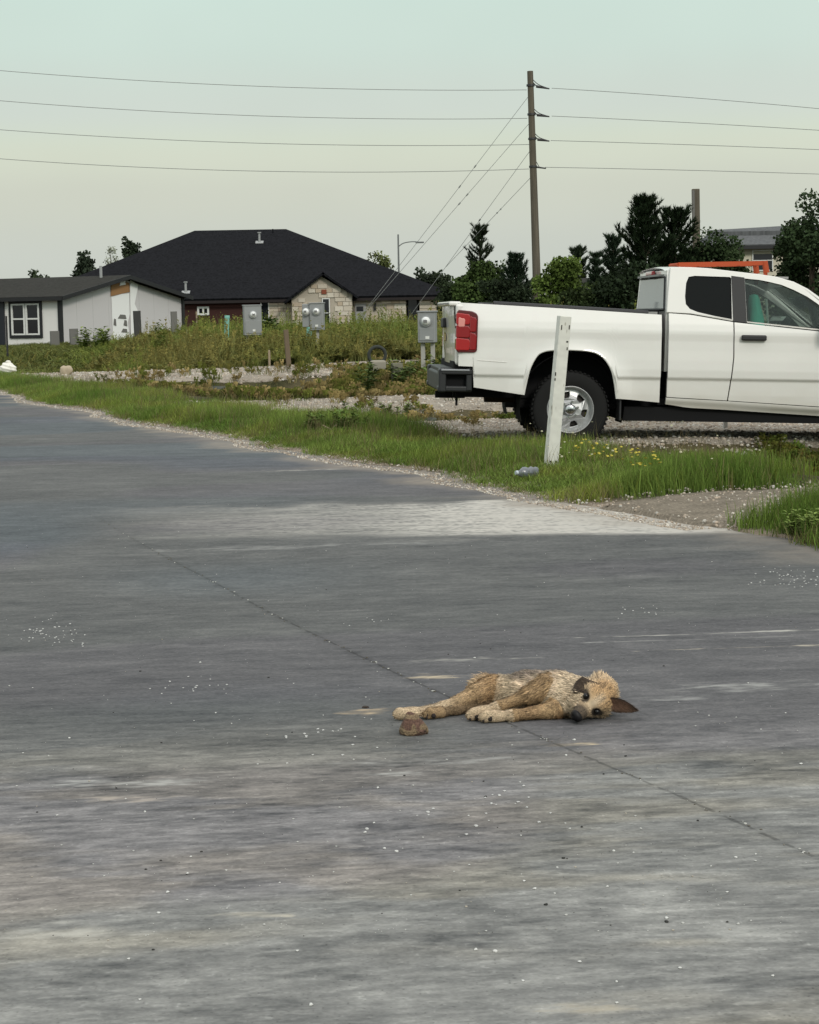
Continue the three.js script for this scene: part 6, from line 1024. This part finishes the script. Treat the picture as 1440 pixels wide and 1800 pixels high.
{
  // single leafy weeds and clumps that stand out
  const clumpOf = (name, label, cat, px, py, n, sp, h, seed, c) => { const p = onLand(px, py), r = rng(seed), t = thing(name, label, cat, [p.x, land(p.x, p.z), p.z]); const gs = []; for (let i = 0; i < n; i++) { const a = r() * 6.28, d = sp * Math.sqrt(r()); const g = weed(seed + i, 6, h * (0.6 + 0.5 * r()), h * 0.2, 26, h * 0.22); g.rotateY(r() * 6).translate(Math.cos(a) * d, 0, Math.sin(a) * d); gs.push(g); } const m = new THREE.MeshPhysicalMaterial({ color: new THREE.Color().setRGB(...c), vertexColors: true, roughness: 0.85, specularIntensity: 0.2, side: THREE.DoubleSide }); mesh('foliage', mergeGeometries(gs), m, t); const st = []; for (let i = 0; i < 4; i++) st.push(bar(V((r() - 0.5) * sp, -0.05, (r() - 0.5) * sp), V((r() - 0.5) * sp, h * 0.3, (r() - 0.5) * sp), 0.006)); mesh('stem', st, M.stakeWood, t); };
  clumpOf('weed_clump', 'broad leafy green weed clump at the bottom right road edge', 'weed', 1422, 944, 11, 0.16, 0.17, 900, [0.172, 0.236, 0.068]);
  clumpOf('weed_clump', 'bushy green weed on the verge in front of the middle gravel driveway', 'weed', 592, 758, 9, 0.4, 0.26, 930, [0.141, 0.221, 0.058]);
  clumpOf('weed_clump', 'dark green weed thicket around the mossy concrete post', 'weed', 712, 690, 13, 0.8, 0.6, 960, [0.114, 0.160, 0.054]);
  clumpOf('weed_clump', 'dark upright weed beside the left meter pedestal', 'weed', 463, 620, 10, 0.35, 1.15, 990, [0.087, 0.141, 0.058]);
  clumpOf('weed_clump', 'tall pale green weed before the left end of the weeds', 'weed', 168, 618, 9, 0.6, 0.85, 1020, [0.209, 0.267, 0.087]);
  clumpOf('weed_clump', 'leafy weed in the grass just left of the truck wheels', 'weed', 690, 740, 8, 0.3, 0.26, 1050, [0.153, 0.209, 0.068]);
  const r = rng(707), F = []; for (let i = 0; i < 50; i++) { const t = r(), p = onLand(mix(1005, 1165, t) + 20 * (r() - 0.5), mix(838, 880, clamp(t * 0.8 + 0.25 * (r() - 0.3)))); F.push([p.x, land(p.x, p.z) + 0.2 + 0.12 * r(), p.z, r() * 6, 0.75, 0.75, [0.5, 0.42, 0.07], (r() - 0.5) * 1.2]); } for (let i = 0; i < 40; i++) { const p = onLand(mix(900, 1440, r()), mix(810, 880, r())); F.push([p.x, land(p.x, p.z) + 0.22 + 0.15 * r(), p.z, r() * 6, 0.6, 0.6, [0.45, 0.44, 0.3], (r() - 0.5)]); }
  const petals = []; for (let i = 0; i < 6; i++) petals.push(new THREE.CircleGeometry(0.008, 6).scale(1.5, 0.8, 1).translate(0.009, 0, 0).rotateX(-1.2).rotateY(i / 6 * 6.283)); petals.push(new THREE.SphereGeometry(0.006, 8, 6));
  scatter('wildflowers', 'small yellow wildflowers in the grass right of the white post', 'flowers', merge(petals), std(1, 1, 1, 0.7, { side: THREE.DoubleSide }), F);
}
// ---------------------------------------------------------------- trees and shrubs
const bark = std(0.07, 0.055, 0.042, 0.95);
function crownMat(c) { return new THREE.MeshPhysicalMaterial({ color: new THREE.Color().setRGB(...c), vertexColors: true, roughness: 0.85, specularIntensity: 0.15, side: THREE.DoubleSide }); }
// broadleaf: limbs fork outwards, leaves sit in clumps around the twig ends
function broadleaf(label, px, pyTop, D, wpx, c, seed, { base = null, n = 5200, leaf = 0.13, sparse = 0, low = 0.12, name = 'tree', cat = 'tree', lean = 0 } = {}) {
  const r = rng(seed), top = at(px, pyTop, D), k = D / FOC, gy = land(top.x, top.z), t = thing(name, label, cat, [top.x, gy, top.z]); const H = top.y - gy, W = wpx * k / 2;
  const limbs = [bar(V(0, -0.1, 0), V(lean * H * 0.5, H * 0.55, 0), 0.035 * H ** 0.8 + 0.02, 0.02 * H ** 0.8, 8)], ends = [];
  const nl = 9 + Math.floor(r() * 5); for (let i = 0; i < nl; i++) { const y0 = H * mix(low + 0.02, 0.6, i / nl), a = i * 2.4 + r(), rad = W * (0.6 + 0.4 * r()) * (1 - 0.45 * (i / nl) ** 2), y1 = y0 + H * (0.12 + 0.3 * r()) * (0.5 + 0.5 * i / nl), p = V(lean * y0 * 0.9, y0, 0), q = V(Math.cos(a) * rad + lean * y1, Math.min(y1, H * 0.97), Math.sin(a) * rad); limbs.push(bar(p, q, 0.012 * H ** 0.7 + 0.008, 0.008, 5)); for (let j = 0; j < 3; j++) { const s = q.clone().lerp(p, 0.45 * r()).add(V((r() - 0.5) * W * 0.6, (r() - 0.2) * H * 0.16, (r() - 0.5) * W * 0.6)); limbs.push(bar(q.clone().lerp(p, 0.3 + 0.3 * r()), s, 0.01, 0.004, 4)); ends.push(s); } ends.push(q); }
  ends.push(V(lean * H, H * 0.93, 0), V(lean * H + W * 0.2, H * 0.82, W * 0.1), V(lean * H - W * 0.2, H * 0.78, 0));
  const pos = [], col = []; const sizes = ends.map(() => (0.24 + 0.24 * r()) * Math.min(W, H * 0.45) + 0.1), tone = ends.map(() => 0.6 + 0.75 * r());
  for (let i = 0; i < n; i++) {
    const e = Math.floor(r() * ends.length); if (sparse && (e * 7) % 10 < sparse * 10) continue; const s = sizes[e], d = V(r() - 0.5, r() - 0.5, r() - 0.5).normalize().multiplyScalar(s * Math.cbrt(r())); d.y *= 0.75; const p = ends[e].clone().add(d); if (p.y > H * 1.01 || p.y < H * low * 0.5) continue;
    const a = V(r() - 0.5, r() - 0.5, r() - 0.5).normalize(), b = V(r() - 0.5, r() - 0.5, r() - 0.5).cross(a).normalize(), l = leaf * (0.6 + 0.7 * r()), w = l * 0.42, kk = tone[e] * (0.75 + 0.5 * r());
    const q = [p, p.clone().addScaledVector(a, l * 0.5).addScaledVector(b, w), p.clone().addScaledVector(a, l), p.clone().addScaledVector(a, l * 0.5).addScaledVector(b, -w)]; for (const j of [0, 1, 2, 0, 2, 3]) { pos.push(q[j].x, q[j].y, q[j].z); col.push(kk, kk, kk * 0.95); }
  }
  const g = new THREE.BufferGeometry(); g.setAttribute('position', new THREE.Float32BufferAttribute(pos, 3)); g.setAttribute('color', new THREE.Float32BufferAttribute(col, 3)); g.computeVertexNormals();
  mesh('trunk', limbs, bark, t); mesh('crown', g, crownMat(c), t); return t;
}
// pine: whorls of rising branches that carry needle tufts
function pine(label, px, pyTop, D, wpx, c, seed, { tiers = 15, needles = 26, len = 0.22, gap = 0, shape = 1 } = {}) {
  const r = rng(seed), top = at(px, pyTop, D), gy = land(top.x, top.z), t = thing('pine_tree', label, 'pine tree', [top.x, gy, top.z]), H = top.y - gy, W = wpx * D / FOC / 2, wood = [bar(V(0, -0.1, 0), V(0, H * 0.98, 0), 0.02 * H + 0.02, 0.012, 8)], pos = [], col = [];
  const tuftAt = (p, dir, l, tone) => { for (let i = 0; i < needles; i++) { const d = dir.clone().add(V(r() - 0.5, r() - 0.35, r() - 0.5).multiplyScalar(1.5)).normalize(), b = V(r() - 0.5, r() - 0.5, r() - 0.5).cross(d).normalize().multiplyScalar(0.012 + 0.012 * r()), q = p.clone().addScaledVector(dir, -l * r() * 1.1), e = q.clone().addScaledVector(d, l * (0.6 + 0.6 * r())), k = tone * (0.7 + 0.6 * r()); for (const v of [q.clone().add(b), q.clone().sub(b), e]) { pos.push(v.x, v.y, v.z); col.push(k, k, k); } } };
  for (let i = 0; i < tiers; i++) {
    const f = i / (tiers - 1), y = H * mix(0.07, 0.95, f), R = W * Math.pow(1 - f, 0.75 * shape) * (0.75 + 0.4 * r()) + 0.1, nb = 5 + Math.floor(r() * 3); if (r() < gap) continue;
    for (let j = 0; j < nb; j++) { const a = j / nb * 6.283 + r(), L = R * (0.6 + 0.55 * r()), rise = L * mix(0.5, 1.35, f) * (0.6 + 0.7 * r()), e = V(Math.cos(a) * L, y + rise, Math.sin(a) * L), s = V(0, y, 0); if (e.y > H) e.y = H * (0.96 + 0.03 * r()); wood.push(bar(s, e, 0.018 + 0.01 * (1 - f), 0.006, 4)); const dir = e.clone().sub(s).normalize().add(V(0, 0.5, 0)).normalize(), tone = 0.6 + 0.7 * r(); const m = Math.max(3, Math.round(L / (len * 0.75))); for (let q = 1; q <= m; q++) { const p = s.clone().lerp(e, 0.2 + 0.8 * q / m); tuftAt(p, dir, len, tone); if (q > m * 0.3) { const sd = V(-Math.sin(a), 0.35, Math.cos(a)).multiplyScalar((r() < 0.5 ? -1 : 1) * len * (0.6 + r())); sd.y = Math.abs(sd.y); tuftAt(p.clone().add(sd), sd.clone().normalize().add(dir).normalize(), len * 0.9, tone); } } }
  }
  for (let q = 0; q < 5; q++) tuftAt(V(0, H * (1 - q * 0.018), 0), V(0, 1, 0), len * 0.9, 0.95);
  const g = new THREE.BufferGeometry(); g.setAttribute('position', new THREE.Float32BufferAttribute(pos, 3)); g.setAttribute('color', new THREE.Float32BufferAttribute(col, 3)); g.computeVertexNormals();
  mesh('trunk', wood, bark, t); mesh('crown', g, crownMat(c), t); return t;
}
const DK = [0.017, 0.029, 0.013], MD = [0.05, 0.078, 0.024], LT = [0.085, 0.125, 0.03], HZ = [0.085, 0.11, 0.085];
pine('tallest dark pine just left of the cut pole', 1134, 345, 70, 160, DK, 11, { tiers: 21, needles: 28 });
pine('dark pine with a blunt top between the tallest pine and the cut pole', 1186, 366, 72, 125, DK, 12, { tiers: 19, needles: 28, shape: 0.7 });
pine('small grey green pine left of the tallest pine', 1078, 414, 78, 62, [0.029, 0.048, 0.028], 13, { tiers: 12 });
pine('thin young pine between the green bush and the small pine', 1048, 446, 84, 40, [0.031, 0.050, 0.028], 14, { tiers: 10 });
pine('dark pointed conifer left of the utility pole', 906, 448, 86, 74, [0.023, 0.039, 0.022], 15, { tiers: 13 });
pine('tall narrow young tree with tiered branches right of the ranch roof', 843, 395, 95, 58, [0.029, 0.043, 0.022], 16, { tiers: 13, gap: 0.12, shape: 0.6 });
pine('shaggy dark pine top above the bright green bush', 1016, 435, 92, 56, [0.028, 0.042, 0.023], 17, { tiers: 12, shape: 0.7 });
broadleaf('dark green bushy tree below the tiered young tree', 842, 462, 88, 118, MD, 21, { n: 9000, leaf: 0.16 });
broadleaf('bright green round bush just right of the utility pole', 985, 455, 76, 105, LT, 22, { n: 8000, leaf: 0.14, low: 0.04 });
broadleaf('broad dark bush in front of the cut pole', 1242, 404, 72, 135, [0.029, 0.046, 0.020], 23, { n: 11000, leaf: 0.13, low: 0.04 });
broadleaf('dark bush right of the cut pole above the orange ladder', 1290, 440, 70, 62, [0.031, 0.048, 0.020], 24, { n: 7000, leaf: 0.13, low: 0.04 });
broadleaf('tall dark leafy tree at the right edge', 1428, 336, 58, 128, [0.031, 0.050, 0.023], 25, { n: 13000, leaf: 0.11, low: 0.04 });
broadleaf('lower leafy tree left of the tall tree at the right edge', 1394, 385, 60, 62, [0.036, 0.054, 0.025], 26, { n: 8000, leaf: 0.11, low: 0.04 });
broadleaf('dark low bush behind the pickup rear window', 1108, 462, 64, 130, [0.025, 0.039, 0.020], 27, { n: 9000, leaf: 0.12, low: 0.02, name: 'bush', cat: 'bush' });
broadleaf('mid green low bush before the low grey roofed house', 1040, 500, 66, 130, [0.036, 0.053, 0.020], 28, { n: 8000, leaf: 0.12, low: 0.02, name: 'bush', cat: 'bush' });
broadleaf('dark low bush directly behind the utility pole foot', 890, 494, 74, 120, [0.025, 0.037, 0.020], 29, { n: 8000, leaf: 0.12, low: 0.02, name: 'bush', cat: 'bush' });
broadleaf('low dark bush at the right end of the ranch roof', 800, 498, 108, 70, [0.031, 0.045, 0.023], 30, { n: 5000, leaf: 0.17, low: 0.02, name: 'bush', cat: 'bush' });
broadleaf('thin scrubby tree above the right hip of the ranch roof', 738, 470, 165, 60, [0.042, 0.056, 0.036], 31, { n: 3500, leaf: 0.26, sparse: 0.3 });
broadleaf('small scrubby tree between the scrubby tree and the dark bush', 775, 478, 165, 50, [0.039, 0.053, 0.031], 32, { n: 3200, leaf: 0.24, sparse: 0.2 });
broadleaf('yellow green tree beside the street lamp behind the ranch roof', 668, 440, 178, 56, [0.112, 0.130, 0.051], 33, { n: 2600, leaf: 0.26, sparse: 0.35 });
broadleaf('small round tree left of the ranch roof', 145, 440, 150, 36, [0.039, 0.053, 0.036], 34, { n: 2200, leaf: 0.24, low: 0.5 });
broadleaf('small round tree on the left slope of the ranch roof', 229, 419, 190, 26, [0.036, 0.050, 0.031], 35, { n: 2000, leaf: 0.28, low: 0.6 });
broadleaf('pale bare looking tree between the two small round trees', 197, 432, 260, 28, [0.242, 0.260, 0.205], 36, { n: 900, leaf: 0.22, sparse: 0.3, low: 0.5 });
broadleaf('low dark bush peeping over the white house roof', 58, 471, 150, 42, [0.036, 0.050, 0.028], 37, { n: 2600, leaf: 0.24, low: 0.4 });
{ // far wood that closes the view behind everything
  const r = rng(808), pos = [], col = []; for (let i = 0; i < 26000; i++) { const x = (r() * 2 - 1) * 190, z = -330 - 40 * r(), h = (3.2 + 3.2 * noise(x * 0.06, 2) + 1.6 * noise(x * 0.4, 7)) * (x < -20 && x > -48 ? 0.8 : 1), y = h * Math.sqrt(r()), s = 0.5 + 0.6 * r(), k = 0.7 + 0.6 * r(); const a = r() * 6.28; for (const q of [[0, 0], [s, s * 0.3], [s * 0.4, s]]) { pos.push(x + Math.cos(a) * q[0], y + q[1] - 0.3, z + Math.sin(a) * q[0]); col.push(0.04 * k, 0.05 * k, 0.032 * k); } }
  const g = new THREE.BufferGeometry(); g.setAttribute('position', new THREE.Float32BufferAttribute(pos, 3)); g.setAttribute('color', new THREE.Float32BufferAttribute(col, 3)); g.computeVertexNormals(); tag(mesh('far_wood', g, leafMat()), 'far low wood behind the houses', 'wood', null, 'stuff');
}
renderer.render(scene, camera);
